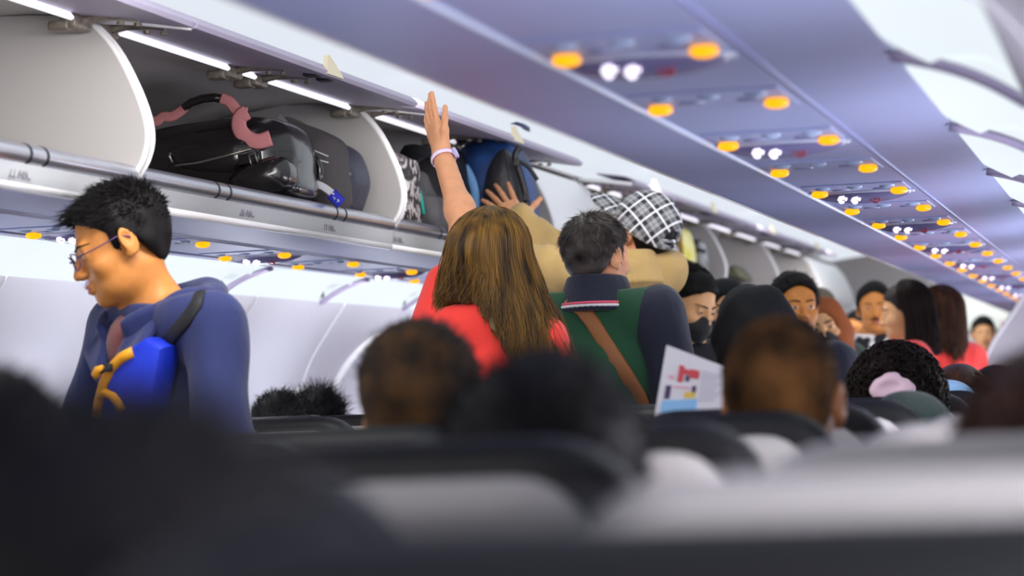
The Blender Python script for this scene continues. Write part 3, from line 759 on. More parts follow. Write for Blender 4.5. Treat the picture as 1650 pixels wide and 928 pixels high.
        v = N * nrm + cb + rs.normal(size=p.shape) * jitter * .45; v /= np.linalg.norm(v, axis=1)[:, None]; L = length * (.5 + rs.rand(len(p), 1)) if not callable(length) else length(p)[:, None] * (.6 + .7 * rs.rand(len(p), 1))
        t = np.linspace(0, 1, 5)[None, :, None]; w = rs.normal(size=(len(p), 1, 3)) * .25
        paths = p[:, None] + v[:, None] * L[:, None] * t + (w - np.array([0, 0, .35])) * L[:, None] * t ** 2 * .5
        rad = r * (1.05 - t[..., 0]) * np.ones((len(p), 1)); return strands(name, self.hloc(paths * big), rad, m, self.root)
    def mask(self, m, big=1.0):
        S = Sdf(); T = self.T
        S.ell((0, .040, -.062), (.062, .075, .052), T=T); S.ell((0, .088, -.035), (.020, .024, .028), k=.03, T=T); S.ell((0, .07, -.1), (.03, .03, .02), k=.03, T=T)
        R, c = T
        S.p.append((lambda P: np.maximum(.018 - ((P - c) @ R)[..., 1], np.maximum(((P - c) @ R)[..., 2] - (-.012 - .02 * 0), -.122 - ((P - c) @ R)[..., 2])), None, None, .004, 'i'))
        V, Q = S.mesh(.006); mk = mesh_np('face_mask', V, quads=Q, mats=m, parent=self.root)
        for s in (-1, 1):
            b = MB(); b.tube([self.hloc((s * .058, .03, -.04)), self.hloc((s * .074, .008, -.018)), self.hloc((s * .084, -.012, .02))], .002, 5); b.build('ear_loop', m, mk, smooth=True, local=True)
        return mk
    def hijab(self, m, drape=.30, th=.018, fold=.006, name='headscarf', under=None, open_=(.05, .062, .075), back=.0, wide=1.0):
        S = Sdf(); R, c = self.T
        S.ell((0, -.020, .030), (.077 + th, .100 + th, .088 + th), T=self.T, k=.03); S.ell((0, -.03 - back, -.03), (.080 + th, .085 + th, .085), T=self.T, k=.05)
        S.rc(c + R @ np.array([0, -.01, -.08]), c + np.array([0, -.02, -.20]), .082 + th, .11, k=.06)
        for s in (-1, 1): S.rc(c + np.array([s * .03, -.03, -.20]), c + np.array([s * .13 * wide, -.01, -.16 - drape * .6]), .10, .105, k=.06)
        S.ell(c + np.array([0, .07, -.14 - drape * .7]), (.13 * wide, .09, drape * .55), k=.06); S.ell(c + np.array([0, -.08, -.14 - drape * .7]), (.14 * wide, .09, drape * .55), k=.06)
        S.ell((0, .105, -.012), (open_[0], .075, open_[2]), T=self.T, k=.012, op='s')
        S.disp(lambda P: fold * (np.sin(55 * (P[..., 2] - c[2]) + 38 * np.abs(P[..., 0] - c[0]) + 3 * vnoise(P, 14, 8)) * .5 + vnoise(P * np.array([1, 1, .35]), 40, 3)))
        S.plane((0, 0, -1), -(c[2] - .16 - drape * 1.1), k=.006)
        V, Q = S.mesh(.009); self.H = S
        return mesh_np(name, V, quads=Q, mats=m, parent=self.root)
    def long_hair(self, m, zlen=.42, n=900, phi=(55, 305), rad=(.098, .115), end=(.12, .10), wave=.008, part=0., th=.012, bottom=None, step=None, r=.0013, seed=5, big=1.0, base=True, name='hair', sweep=0.):
        """hair falling from a parting; phi measured from the face (0) round the head, degrees; bottom(phi)->drop below the head centre"""
        R, c = self.T; rs = np.random.RandomState(seed)
        def path(ph, K, off, wv, drop):
            u = np.linspace(0, 1, K)[None]; ph = ph[:, None]; drop = drop[:, None]; off = off[:, None]
            na = .30; a = np.clip(u / na, 0, 1) * PI / 2; a = .10 + a * (1 - .10 / (PI / 2)); h = np.clip((u - na) / (1 - na), 0, 1)
            if sweep: fr = np.clip((np.abs(ph - PI) - .9) / 1.2, 0, 1); ph = ph + np.sign(PI - ph) * sweep * fr * np.clip(u * 2.2, 0, 1)
            e0 = end[0](ph) if callable(end[0]) else end[0]; rx = (rad[0] + th * .3 + off) * np.sin(a) + h * (e0 - rad[0]); e1 = end[1](ph) if callable(end[1]) else end[1]; ry = (rad[1] + th * .3 + off) * np.sin(a) + h * (e1 - rad[1])
            z = .030 + (.093 + th + off) * np.cos(a) - h * (drop + .03)
            x = rx * np.sin(ph) + part * np.cos(a); y = -.012 + ry * np.cos(ph)
            w = wv[0][:, None] * np.sin(h * wv[1][:, None] + wv[2][:, None]) * h
            return np.stack([x + w, y + w * .5, z], -1)
        bot = bottom or (lambda p: np.full_like(p, zlen))
        if base:
            A = np.radians(np.linspace(phi[0], phi[1], 64)); K = 40; z0 = np.zeros(64)
            P = path(A, K, z0 - .006, (z0 + .004, z0 + 9, A * 9), bot(A)); P += (np.sin(A * 40)[:, None, None] * .0035) * np.linspace(0, 1, K)[None, :, None]
            In = P * np.array([.86, .86, 1]) - np.array([0, 0, .006]); V = np.concatenate([P.reshape(-1, 3), In.reshape(-1, 3)]); nn = 64 * K; idx = np.arange(nn).reshape(64, K); Q = []
            Q.append(np.stack([idx[:-1, :-1], idx[:-1, 1:], idx[1:, 1:], idx[1:, :-1]], -1).reshape(-1, 4)); Q.append(Q[0][:, ::-1] + nn)
            for e in (idx[0], idx[-1], idx[:, 0], idx[:, -1]): Q.append(np.stack([e[:-1], e[1:], e[1:] + nn, e[:-1] + nn], -1))
            ho = mesh_np(name, self.hl2(V, big), quads=np.concatenate(Q), mats=m, parent=self.root)
        else: ho = self.root
        A = np.radians(phi[0] + (phi[1] - phi[0]) * rs.rand(n)); K = 22
        P = path(A, K, rs.rand(n) * .010 - .004, (wave * (.3 + rs.rand(n)), 6 + 8 * rs.rand(n), rs.rand(n) * 6.28 * .4 + A * 3), bot(A) * (.80 + .24 * rs.rand(n)))
        P += rs.normal(size=(n, 1, 3)) * .003 * np.linspace(0, 1.5, K)[None, :, None]
        rr = r * (.6 + .8 * rs.rand(n, 1)) * (1.1 - .75 * np.linspace(0, 1, K)[None]); strands('hair_strands' if base else name, self.hl2(P, big), rr, m, ho)
        return ho
    def hl2(self, P, big=1.0):
        """long hair follows the head at the top and hangs straight down lower"""
        R, c = self.T; P = np.asarray(P, float) * big; q = P @ R.T; w = np.clip((-.02 - P[..., 2:3]) / .12, 0, 1)
        top = q; pivot = np.array([0, 0, -.03]); hang = P @ rotm(math.degrees(math.atan2(R[1, 0], R[0, 0])) if True else 0).T + (R @ pivot - pivot) * .6
        return top * (1 - w) + hang * w + c
SKIN = mat('skin_warm', (198, 128, 62), .5, noise=(40, .08), spec=.4)
SKIN_L = mat('skin_light', (222, 166, 116), .5, noise=(40, .06), spec=.4)
SKIN_P = mat('skin_pink', (214, 152, 112), .5, noise=(40, .06), spec=.4)
SKIN_D = mat('skin_brown', (166, 104, 62), .5, noise=(40, .08), spec=.4)
LIPS = mat('lips', (178, 98, 74), .5); EYEW = mat('eye_white', (186, 168, 150), .3); EYED = mat('eye_iris', (30, 20, 18), .2)
HAIRB = mat('hair_black', (13, 10, 11), .6, noise=(50, .4, (1, 1, .3)), spec=.18)
HAIRD = mat('hair_dark_brown', (30, 18, 14), .5, noise=(50, .4, (1, 1, .3)), spec=.22)
HAIRG = mat('hair_greying', (30, 25, 26), .5, noise=(22, .45, (1, 1, 1), (86, 76, 72)), spec=.3)
HAIRW = mat('hair_light_brown', (52, 32, 10), .42, noise=(46, .55, (1, 1, .08), (128, 92, 34)), spec=.35)
HAIRM = mat('hair_mid_brown', (46, 27, 16), .48, noise=(46, .5, (1, 1, .1), (92, 56, 28)), spec=.25)
HAIRBUZZ = mat('hair_buzz', (38, 28, 18), .8, noise=(22, .35, (1, 1, 1), (72, 48, 22)), spec=.2)
NAVYT = mat('trouser_dark', (34, 36, 46), .85); SHOEM = mat('shoe_black', (24, 24, 26), .5)
# ------------------------------------------------------------------ seats in rows
COLNAME = {'D': 'aisle', 'E': 'middle', 'F': 'window'}
occ = {('E', 0): 'the big blurred dark head', ('D', 1): None, ('E', 1): 'the wide dark-haired head below the man in green', ('D', 3): 'the short-haired head by the woman in coral',
       ('E', 3): 'the balding head', ('F', 1): 'the blurred brown head at the edge', ('E', 6): 'the curly head with a pink hair tie', ('E', 5): 'the dark green headscarf'}
place_seat(1.515, .72 + .085, 'nearest black seat, a dark blurred band along the bottom edge of the picture', 'black seats')
SEAT_N = 0
ROWWORD = ['nearest', 'second', 'third', 'fourth', 'fifth', 'sixth', 'seventh', 'eighth', 'ninth', 'tenth', 'eleventh', 'twelfth']
for k in range(0, 10):
    for cname in 'DEF':
        y = YS + .737 * k
        who = occ.get((cname, k))
        if cname == 'F':
            lab = 'grey-topped window seat, %s of the grey-topped column at the right' % ROWWORD[k]
            o = place_seat(SX[cname], y + .075, lab, 'grey-topped window seats', True)
            o.location.z = -.016
        else:
            lab = ('black-rimmed seat directly behind %s' % who) if who else 'black-rimmed %s seat, %s row from the camera in the block at the right' % (COLNAME[cname], ROWWORD[k])
            place_seat(SX[cname], y + .075, lab, 'black-rimmed seats of the right block')
for k in range(5, 10):
    for cname, x in (('C', -.515), ('B', -1.005), ('A', -1.515)):
        y = YS + .737 * k
        if cname == 'C' and k == 5: continue
        place_seat(x, y + .075, 'black-rimmed left-block seat, %s, %s row behind the man in navy' % ({'C': 'aisle', 'B': 'middle', 'A': 'wall'}[cname], ROWWORD[k - 5]), 'black-rimmed seats of the left block')

# ------------------------------------------------------------------ standing people
def figat(label, px, py, Y, yaw, off=(0, .03), **kw):
    P = at(px, py, Y=Y); a = math.radians(yaw); c, s = math.cos(a), math.sin(a)
    x = P[0] - (c * off[0] - s * off[1]); y = P[1] - (s * off[0] + c * off[1])
    return Fig(label, x, y, yaw, P[2] + .125, head_off=off, **kw)
def cloth_mat(name, rgb, **kw): return mat(name, rgb, kw.pop('rough', .85), sheen=kw.pop('sheen', .15), bump=kw.pop('bump', (13, .9, (1, 1, .6))), **kw)
M_CORAL = cloth_mat('coral_cloth', (226, 54, 46)); M_NAVYJ = cloth_mat('navy_jersey', (27, 37, 88)); M_NAVYD = cloth_mat('navy_dark_cloth', (20, 24, 46))
M_GREEN = cloth_mat('green_fleece', (16, 70, 42)); M_BEIGE = cloth_mat('beige_cotton', (186, 154, 96)); M_BLACKC = cloth_mat('black_cloth', (11, 12, 18), sheen=.0, spec=.25, rough=.7); M_BROWNC = cloth_mat('brown_cloth', (140, 72, 24), sheen=0.)
M_TEE = cloth_mat('russet_tee', (116, 62, 58)); M_STRAP = mat('tan_leather', (146, 88, 38), .55, bump=(90, .15)); M_MASK = cloth_mat('mask_black', (20, 20, 24), rough=.7)
M_WHITEC = cloth_mat('white_cloth', (226, 224, 226)); M_DGREEN = cloth_mat('bottle_green_cloth', (34, 54, 46)); M_SKYC = cloth_mat('sky_cloth', (150, 196, 232))

# --- the man in navy by the left seats
f = figat('man in navy hooded jacket and glasses, looking down at the left seats', 192, 394, 5.62, 140, off=(0, .105), head_rot=(-24, -20, 3), shoulder=.198)
f.sh['L'][2] += .02; f.sh['R'][2] += .02; f.sz += .02
f.set_arm('L', f.sh['L'] + np.array([-.085, .03, -.27]), f.sh['L'] + np.array([-.02, .22, -.40]), f=(.3, 1, -.4), n=(0, -.3, -1), t=(1, 0, 0))
f.set_arm('R', f.sh['R'] + np.array([.09, .05, -.26]), f.sh['R'] + np.array([.02, .25, -.38]), f=(-.3, 1, -.4), n=(0, -.3, -1), t=(-1, 0, 0))
f.body(hs=.0036)
f.trousers(NAVYT); f.shoes(SHOEM)
def vneck(S):
    S.func(lambda P: np.maximum(np.abs(P[..., 0] - .0) * 1.0 - (P[..., 2] - (f.sz - .10)) * .55, np.maximum(.02 - P[..., 1], (f.sz - .11) - P[..., 2])), (-.2, .0, f.sz - .2), (.2, .3, f.sz + .2), k=.01, op='s')
jk = f.cloth('jacket', M_NAVYJ, o=.022, neck=.052, fold=.013, fs=15, extra=None, step=.010, sleeves=(.96, .96)); JS = f.C
# tee seen at the open neck
S = Sdf(); S.ell((0, .085, f.sz - .035), (.062, .05, .075), k=.02); S.plane((0, .2, 1), f.sz + .034, k=.004)
V, Q = S.mesh(.008); mesh_np('tee_shirt', V, quads=Q, mats=M_TEE, parent=f.root)
# collar and hood
S = Sdf(); n0 = np.array([0, .028, f.sz + .06])
for a in np.linspace(-152, 152, 33):
    t = math.radians(a); r1, r2 = .088, .112; q = abs(a) / 152.
    S.rc(n0 + [r1 * math.sin(t), -r1 * math.cos(t), -.05 - .05 * q], n0 + [r2 * math.sin(t), -r2 * math.cos(t) * 1.02, .028 - .075 * q ** 2], .012, .009, k=.02)
for a in np.linspace(-95, 95, 25):
    t = math.radians(a); q = abs(a) / 95.
    S.rc(n0 + [.12 * math.sin(t), -.115 * math.cos(t), -.03], n0 + [.128 * math.sin(t), -.142 * math.cos(t), .024 - .03 * q], .026, .021 - .006 * q, k=.03)
S.disp(lambda P: .004 * vnoise(P, 34, 12)); V, Q = S.mesh(.007); mesh_np('hood', V, quads=Q, mats=M_NAVYJ, parent=f.root)
for s in (-1, 1):                                             # open collar flaps
    S = Sdf(); A_, B_, C_, D_ = [np.array(v) + [0, 0, f.sz] for v in ((s * .088, .03, .062), (s * .115, .128, -.04), (s * .022, .150, -.105), (s * .055, .10, .012))]
    for u in np.linspace(0, 1, 7):
        S.rc(A_ * (1 - u) + D_ * u, B_ * (1 - u) + C_ * u, .010, .009, k=.02)
    V, Q = S.mesh(.006); mesh_np('collar_flap', V, quads=Q, mats=M_NAVYJ, parent=f.root)
for s in ():
    S = Sdf(); a0 = np.array([s * .07, .10, f.sz + .035]); S.rc(a0, a0 + [s * .075, .045, -.055], .013, .010, k=.02); S.rc(a0 + [s * .075, .045, -.055], a0 + [s * .01, .055, -.10], .010, .010, k=.02); S.rc(a0, a0 + [s * .01, .055, -.10], .011, .010, k=.02); S.ell(a0 + [s * .03, .04, -.05], (.035, .012, .045), k=.02)
    V, Q = S.mesh(.006); mesh_np('collar_flap', V, quads=Q, mats=M_NAVYJ, parent=f.root)
def spiky_len(p): return np.where(p[:, 2] > .08, .026, np.where(p[:, 2] > .045, .016, .006)) + np.where((p[:, 1] > .05), .016, 0)
f.cap_hair(HAIRB, th=.009, step=.005, noise=(.004, 75)); f.tufts(HAIRB, 3400, spiky_len, comb=lambda p: np.stack([p[:, 0] * 2, .85 + p[:, 1] * 6, .20 + 0 * p[:, 0]], 1), th=.006, r=.0015, jitter=.42)
b = MB()                                                      # glasses
for s in (-1, 1):
    ring = [f.hloc((s * .031 + .024 * math.cos(a), .108 - .012 * abs(math.cos(a)) * (1 if s * math.cos(a) > 0 else .2), -.004 + .019 * math.sin(a))) for a in np.linspace(0, 2 * PI, 21)]
    b.tube(ring, .0016, 5); b.tube([f.hloc((s * .055, .100, .002)), f.hloc((s * .076, .06, .004)), f.hloc((s * .083, .0, .012)), f.hloc((s * .083, -.02, .0))], .0016, 5)
b.tube([f.hloc((-.007, .109, 0)), f.hloc((0, .112, .003)), f.hloc((.007, .109, 0))], .0015, 5)
b.build('glasses', mat('glasses_frame', (92, 60, 110), .3, metal=.3), f.root, smooth=True, local=True)
# sling bag on his chest: a thing of its own
t = thing('sling_bag', tuple(at(205, 610, Y=5.48)), 'royal blue sling bag with yellow zips worn across the chest of the man in navy', 'bag')
fw = np.array([-math.sin(math.radians(163)), math.cos(math.radians(163)), 0]); rt = np.array([fw[1], -fw[0], 0])
pc = hit(JS, f.root, 215, 600, 5.2, 5.75, 0.) + fw * .012
def onpl(px, py, d=0.):
    r = CAMR @ np.array([(px - 825) / FPX, -(py - 464) / FPX, 1.0]); o = np.array([CX, 0, CZ]); k = ((pc + fw * d - o) @ fw) / (r @ fw); return o + r * k
poly = [onpl(*q, .055) for q in ((233, 543), (262, 558), (257, 590), (248, 640), (240, 700), (170, 700), (152, 640), (160, 606), (180, 580), (206, 560))]
cen = np.mean(poly, 0); b = MB(); b.loft([[cen + (p - cen) * s_ + fw * d for p in poly] for s_, d in ((.94, -.066), (1.0, -.05), (1.0, -.02), (.97, -.008), (.90, .0))]); b.build('body', mat('royal_blue_nylon', (18, 50, 196), .5, bump=(160, .15)), t, smooth=True, autos=50)
b = MB(); b.tube([onpl(x, y, .055) for x, y in ((214, 567), (196, 576), (180, 592), (167, 616), (158, 650), (156, 672))], .006, 8, flat=(.009, .012)); z = b.build('zip', mat('zip_yellow', (232, 158, 10), .5), t, smooth=True)
b = MB(); b.box(onpl(175, 592, .070), (.016, .014, .018), bev=.004); b.tube([onpl(173, 592, .074), onpl(166, 598, .076), onpl(160, 600, .076)], .004, 6); b.build('zip_slider', M_DARK, z, smooth=True)
b = MB(); b.tube([onpl(x, y, .076) for x, y in ((166, 592), (158, 596), (154, 604), (155, 610))], [.006, .010, .010, .005], 8); b.build('zip_pull', MATS['zip_yellow'], z, smooth=True)
b = MB(); b.tube([onpl(x, y, .056) for x, y in ((160, 640), (170, 632), (182, 638), (190, 648), (198, 662))], .006, 8, flat=(.011, .010)); b.build('front_zip', MATS['zip_yellow'], t, smooth=True)
hp = [hit(JS, f.root, x, y, 5.1, 6.1, .004) for x, y in ((255, 565), (278, 540), (300, 515), (316, 490), (322, 470))]
b = MB(); b.tube(hp, .01, 8, flat=(.016, .005), up=[tuple(fw)] * len(hp)); b.build('strap', mat('strap_black', (22, 22, 26), .7), t, smooth=True)

# --- the woman with long brown hair, arm up to the bin
f = figat('woman with long light brown hair and coral top, one arm raised to the open bin', 788, 424, 6.6, 2, off=(0, .02), female=True, head_rot=(2, 4, 3), skin=SKIN_P, hair=HAIRW, shoulder=.136)
f.sh['L'][2] += .05; f.sz += .012
el = f.loc(at(752, 372, Y=6.72)); wr = f.loc(at(713, 250, Y=6.86)); tip = f.loc(at(684, 160, Y=6.90)); fd = tip - wr
f.set_arm('L', el, wr, f=fd, n=(.80, .62, .1), t=(.62, -.75, .1), curl=(.05, .12, .1, .12), spread=.75, thumb=.35, thumb_curl=.1, step=.0036)
f.body(hs=.0046)
f.trousers(NAVYT); f.shoes(SHOEM)
f.cloth('blouse', M_CORAL, o=.016, neck=.062, fold=.010, fs=17, sleeves=(0, .9), seed=6, step=.011)
S = Sdf(); S.rc(f.sh['L'], f.sh['L'] + (el - f.sh['L']) * .42, .064, .062, k=.03); S.disp(lambda P: .004 * vnoise(P, 30, 2)); V, Q = S.mesh(.01); mesh_np('short_sleeve', V, quads=Q, mats=M_CORAL, parent=f.root)
def wbot(p):
    d = np.degrees(p); return np.interp(d, [50, 100, 135, 152, 168, 186, 226, 246, 310], [.27, .29, .29, .26, .17, .095, .085, .14, .175])
f.cap_hair(HAIRW, th=.009, step=.007, noise=None, name='hair_roots'); f.long_hair(HAIRW, phi=(48, 312), rad=(.096, .112), end=(lambda p: np.interp(np.degrees(p), [50, 90, 140, 175, 200, 312], [.17, .20, .19, .15, .128, .128]), lambda p: np.interp(np.degrees(p), [50, 95, 125, 160, 190, 312], [.10, .13, .17, .14, .105, .105])), bottom=wbot, n=2600, wave=.010, r=.0015, part=.008)
b = MB(); wv = f.arm['L'][1]; ax = (wv - el) / np.linalg.norm(wv - el); u = np.cross(ax, [0, 1, 0]); u /= np.linalg.norm(u); v = np.cross(ax, u); wc = wv - ax * .012
b.tube([wc + (u * math.cos(a) * .031 + v * math.sin(a) * .031) for a in np.linspace(0, 2 * PI, 25)], .005, 6, flat=(.003, .007), up=[tuple(ax)] * 25); wt = b.build('wristwatch', mat('watch_strap', (226, 206, 232), .3), f.root, smooth=True, local=True)
sd = np.sign(u[0]) * u; b = MB(); b.lathe([(.001, 0), (.015, 0), (.016, .004), (.014, .008), (.001, .009)], wc + sd * .030, sd, 18); b.build('watch_face', mat('watch_case', (206, 190, 240), .2, metal=.6), wt, smooth=True, local=True, autos=40)

# --- the man in the green varsity jacket
f = figat('man in green varsity jacket with navy sleeves, seen from behind with tan strap', 964, 414, 7.95, -6, off=(0, .035), head_rot=(-24, 2, 2), shoulder=.186, skin=SKIN_P, hair=HAIRG)
f.sz += .03
for q in 'LR': f.sh[q][2] += .03
f.body(hs=.0040, face=False); f.trousers(NAVYT); f.shoes(SHOEM)
f.cloth('jacket', M_GREEN, o=.024, neck=.060, fold=.010, fs=13, sleeves=(0, 0), seed=9, step=.011); JS = f.C
for q, s in (('L', -1), ('R', 1)):
    S = Sdf(); f.sleeve(S, q, .020, .95, k=.03, r=(.062, .052, .046, .034)); S.ell(f.sh[q] + [s * .0, 0, -.03], (.070, .084, .10), k=.03); S.disp(lambda P: .005 * vnoise(P, 26, 3)); V, Q = S.mesh(.011); mesh_np('sleeve', V, quads=Q, mats=M_NAVYD, parent=f.root)
n0 = np.array([0, .006, f.sz + .086])
def collar(name, m, z0, z1, r0, r1, th, amax=165, step=.0045):
    S = Sdf()
    for a in np.linspace(-amax, amax, 41):
        t = math.radians(a); q = (abs(a) / 180.) ** 2
        S.rc(n0 + [r0 * math.sin(t), -r0 * math.cos(t), z0 - .03 * q], n0 + [r1 * math.sin(t), -r1 * math.cos(t) + .008, z1 - .03 * q], th, th, k=.006)
    V, Q = S.mesh(step); return mesh_np(name, V, quads=Q, mats=m, parent=f.root)
co = collar('collar', M_NAVYD, -.060, .026, .108, .080, .011)
cr_ = lambda z: .108 + (.080 - .108) * (z + .060) / .086
for nm, m, z in (('white_stripe', M_WHITEC, -.055), ('pink_stripe', cloth_mat('pink_stripe', (226, 84, 110)), -.0470)):
    b = MB(); b.tube([n0 + [(cr_(z) + .0122) * math.sin(a), -(cr_(z) + .0122) * math.cos(a) + .004, z - .03 * (abs(a) / PI) ** 2] for a in np.linspace(-2.85, 2.85, 49)], .0044, 6); b.build(nm, m, co, smooth=True, local=True)
f.cap_hair(HAIRG, th=.010, step=.005, noise=(.003, 70)); f.tufts(HAIRG, 4200, lambda p: np.where(p[:, 2] > .05, .024, .014), th=.008, r=.0011, jitter=.35, nrm=.22, flow=.9)
t = thing('shoulder_bag', tuple(at(1040, 700, Y=7.85)), 'bag on a wide tan leather strap crossing the back of the green jacket', 'bag')
pts = [(918, 482), (925, 488), (940, 500), (955, 520), (972, 548), (990, 576), (1010, 606), (1030, 640), (1050, 690), (1062, 730)]
hp = [hit(JS, f.root, x, y, 7.4, 8.4, .004) for x, y in pts]; hp = [hp[0] + np.array([0, .05, -.004])] + hp
b = MB(); b.tube(hp, .01, 10, flat=(.022, .004), up=[(.1, -1, .1)] * len(hp)); b.build('strap', M_STRAP, t, smooth=True)
b = MB(); e = hp[-1]; b.box(e + np.array([.10, -.03, -.16]), (.24, .09, .22), bev=.03); b.build('bag_body', M_STRAP, t, smooth=True)

# --- the man in the plaid cap reaching into the bin
PLAID = mat('plaid', (70, 70, 74), .8); nt = PLAID.node_tree; bs = nt.nodes['Principled BSDF']; tc = nt.nodes.new('ShaderNodeTexCoord'); mp = nt.nodes.new('ShaderNodeMapping'); mp.inputs['Rotation'].default_value = (.5, .35, .6); sp = nt.nodes.new('ShaderNodeSeparateXYZ')
nt.links.new(tc.outputs['Object'], mp.inputs['Vector']); nt.links.new(mp.outputs[0], sp.inputs[0])
def mth(op, a, b=None):
    n = nt.nodes.new('ShaderNodeMath'); n.operation = op
    for i, v in enumerate((a, b)):
        if v is None: continue
        if isinstance(v, (int, float)): n.inputs[i].default_value = v
        else: nt.links.new(v, n.inputs[i])
    return n.outputs[0]
tot = None
for ax_ in (0, 2):
    s = sp.outputs[ax_]; fr = mth('FRACT', mth('MULTIPLY', s, 1 / .062)); band = mth('MULTIPLY', mth('LESS_THAN', fr, .42), .16); thin = mth('MULTIPLY', mth('LESS_THAN', mth('ABSOLUTE', mth('SUBTRACT', fr, .72)), .055), .62); t3 = mth('MULTIPLY', mth('LESS_THAN', mth('ABSOLUTE', mth('SUBTRACT', fr, .2)), .03), -.10)
    v = mth('ADD', mth('ADD', band, thin), t3); tot = v if tot is None else mth('ADD', tot, v)
rp = nt.nodes.new('ShaderNodeValToRGB'); rp.color_ramp.elements[0].color = (.022, .022, .028, 1); rp.color_ramp.elements[1].color = (.80, .80, .84, 1); rp.color_ramp.elements[1].position = .75
nt.links.new(tot, rp.inputs[0]); nt.links.new(rp.outputs[0], bs.inputs['Base Color'])
f = figat('man in beige shirt and grey plaid cap reaching up to the blue backpack', 1032, 374, 8.8, 46, off=(.085, .02), head_rot=(14, 26, 0), shoulder=.150, skin=SKIN_P)
f.sz += .02
for q in 'LR': f.sh[q][2] += .02
f.sh['L'][2] += .05; f.sh['R'][2] += .04
wl = f.loc(at(836, 362, Y=9.02)); tipl = f.loc(at(792, 296, Y=9.13)); f.set_arm('L', f.loc(at(905, 425, Y=8.92)) , wl, f=tipl - wl, n=f.loc(at(815, 330, Y=9.6)) - f.loc(at(815, 330, Y=9.0)), t=f.loc(at(880, 345, Y=9.1)) - f.loc(at(815, 330, Y=9.1)), curl=(.05, .08, .08, .1), spread=1.35, thumb=.7, thumb_curl=-.1, sc=1.16, step=.0038)
wr_ = f.loc(at(842, 418, Y=8.72)); f.set_arm('R', f.loc(at(935, 455, Y=8.62)), wr_, f=(-1, .6, .5), n=(0, 1, 0), t=(0, 0, 1), step=.006)
f.body(hs=.005); f.trousers(NAVYT); f.shoes(SHOEM)
f.cloth('shirt', M_BEIGE, o=.018, neck=.058, fold=.020, fs=24, sleeves=(.96, .96), seed=12, step=.011, sr=(.068, .060, .060, .044), so=.020)
n0 = np.array([.02, .012, f.sz + .085]); collar('collar', M_BEIGE, -.06, .030, .112, .090, .011)
f.cap_hair(HAIRB, th=.008, step=.008, noise=None)
S = Sdf(); S.ell((0, -.018, .036), (.096, .122, .108), T=f.T); R_, c_ = f.T
S.p.append((lambda P: (.012 - ((P - c_) @ R_)[..., 2]) + .18 * ((P - c_) @ R_)[..., 1], None, None, .006, 'i'))
S.ell((0, -.118, .030), (.036, .05, .026), T=f.T, k=.006, op='s'); S.disp(lambda P: .002 * vnoise(P, 40, 2))
V, Q = S.mesh(.006); cp = mesh_np('cap', V, quads=Q, mats=PLAID, parent=f.root)
S = Sdf(); S.ell((0, .140, .036), (.076, .085, .011), T=f.T, R=rotm(0, 8, 0)); V, Q = S.mesh(.005); mesh_np('brim', V, quads=Q, mats=PLAID, parent=cp)
b = MB(); b.tube([f.hloc((.034 * math.cos(a) * 1.2, -.018 - .116 * math.sqrt(max(0, 1 - (.034 * math.cos(a) * 1.2 / .092) ** 2)), .022 + 0 * a)) for a in np.linspace(0, PI, 9)], .006, 8); b.build('cap_strap', PLAID, cp, smooth=True, local=True)

# --- the others in the aisle
f = figat('woman with pulled-back black hair and black face mask, looking down', 1113, 489, 9.7, 236, female=True, head_rot=(0, -26, -4), skin=SKIN_L)
f.body(hs=.0046, step=.02); f.trousers(NAVYT); f.shoes(SHOEM); f.cloth('cardigan', M_BLACKC, o=.02, neck=.06, step=.015); f.mask(M_MASK)
def hl2(y): return np.interp(y, [-.14, -.09, -.05, -.02, .0, .02, .05, .07, .085, .12], [-.08, -.08, -.06, -.015, .005, .012, .040, .058, .075, .085])
f.cap_hair(HAIRB, th=.012, step=.006, line=hl2, lift=.012, extra=lambda S: S.ell((0, -.128, .012), (.042, .038, .042), T=f.T, k=.02)); f.tufts(HAIRB, 1500, .05, comb=lambda p: np.stack([0 * p[:, 0], -1.4 + 0 * p[:, 0], -.3 + 0 * p[:, 0]], 1), th=.012, jitter=.15, line=hl2)
f = figat('woman in black headscarf half hidden behind a wider black headscarf, face partly showing', 1168, 502, 10.6, 192, female=True, skin=SKIN_L)
f.body(hs=.006, step=.02); f.trousers(NAVYT); f.shoes(SHOEM); f.cloth('dress', M_BLACKC, o=.02, step=.016); f.hijab(M_BLACKC)
f = figat('person in a wide draped black headscarf, back turned, in front of the balding head', 1224, 532, 9.2, -24, off=(0, .02), female=True, shoulder=.168)
f.body(hs=.007, step=.02, face=False); f.trousers(NAVYT); f.shoes(SHOEM); f.cloth('dress', M_BLACKC, o=.02, step=.016); f.hijab(M_BLACKC, drape=.36, th=.042, fold=.008, wide=1.25, back=.02)
f = figat('man with short black hair behind the black headscarf, face turned aside', 1282, 496, 10.2, 206, skin=SKIN)
f.body(hs=.0046, step=.02); f.trousers(NAVYT); f.shoes(SHOEM); f.cloth('shirt', M_NAVYD, o=.018, step=.016); f.cap_hair(HAIRB, th=.016, step=.006, noise=(.004, 70), lift=.008); f.tufts(HAIRB, 1500, .018, th=.012, nrm=.3, flow=.7, lift=.014)
f = figat('woman in brown headscarf and black face mask beside the balding head', 1329, 526, 11.0, 182, female=True, head_rot=(0, -6, 10), skin=SKIN_L)
f.body(hs=.005, step=.02); f.trousers(NAVYT); f.shoes(SHOEM); f.cloth('dress', M_BROWNC, o=.02, step=.016); f.mask(M_MASK); f.hijab(M_BROWNC, drape=.34, th=.010)
f = figat('person in dark olive headscarf just behind the brown headscarf', 1318, 508, 12.6, 175, female=True, skin=SKIN)
f.body(hs=.007, step=.024); f.trousers(NAVYT); f.shoes(SHOEM); f.cloth('dress', M_DGREEN, o=.02, step=.018); f.hijab(cloth_mat('olive_cloth', (56, 50, 34)), th=.014)
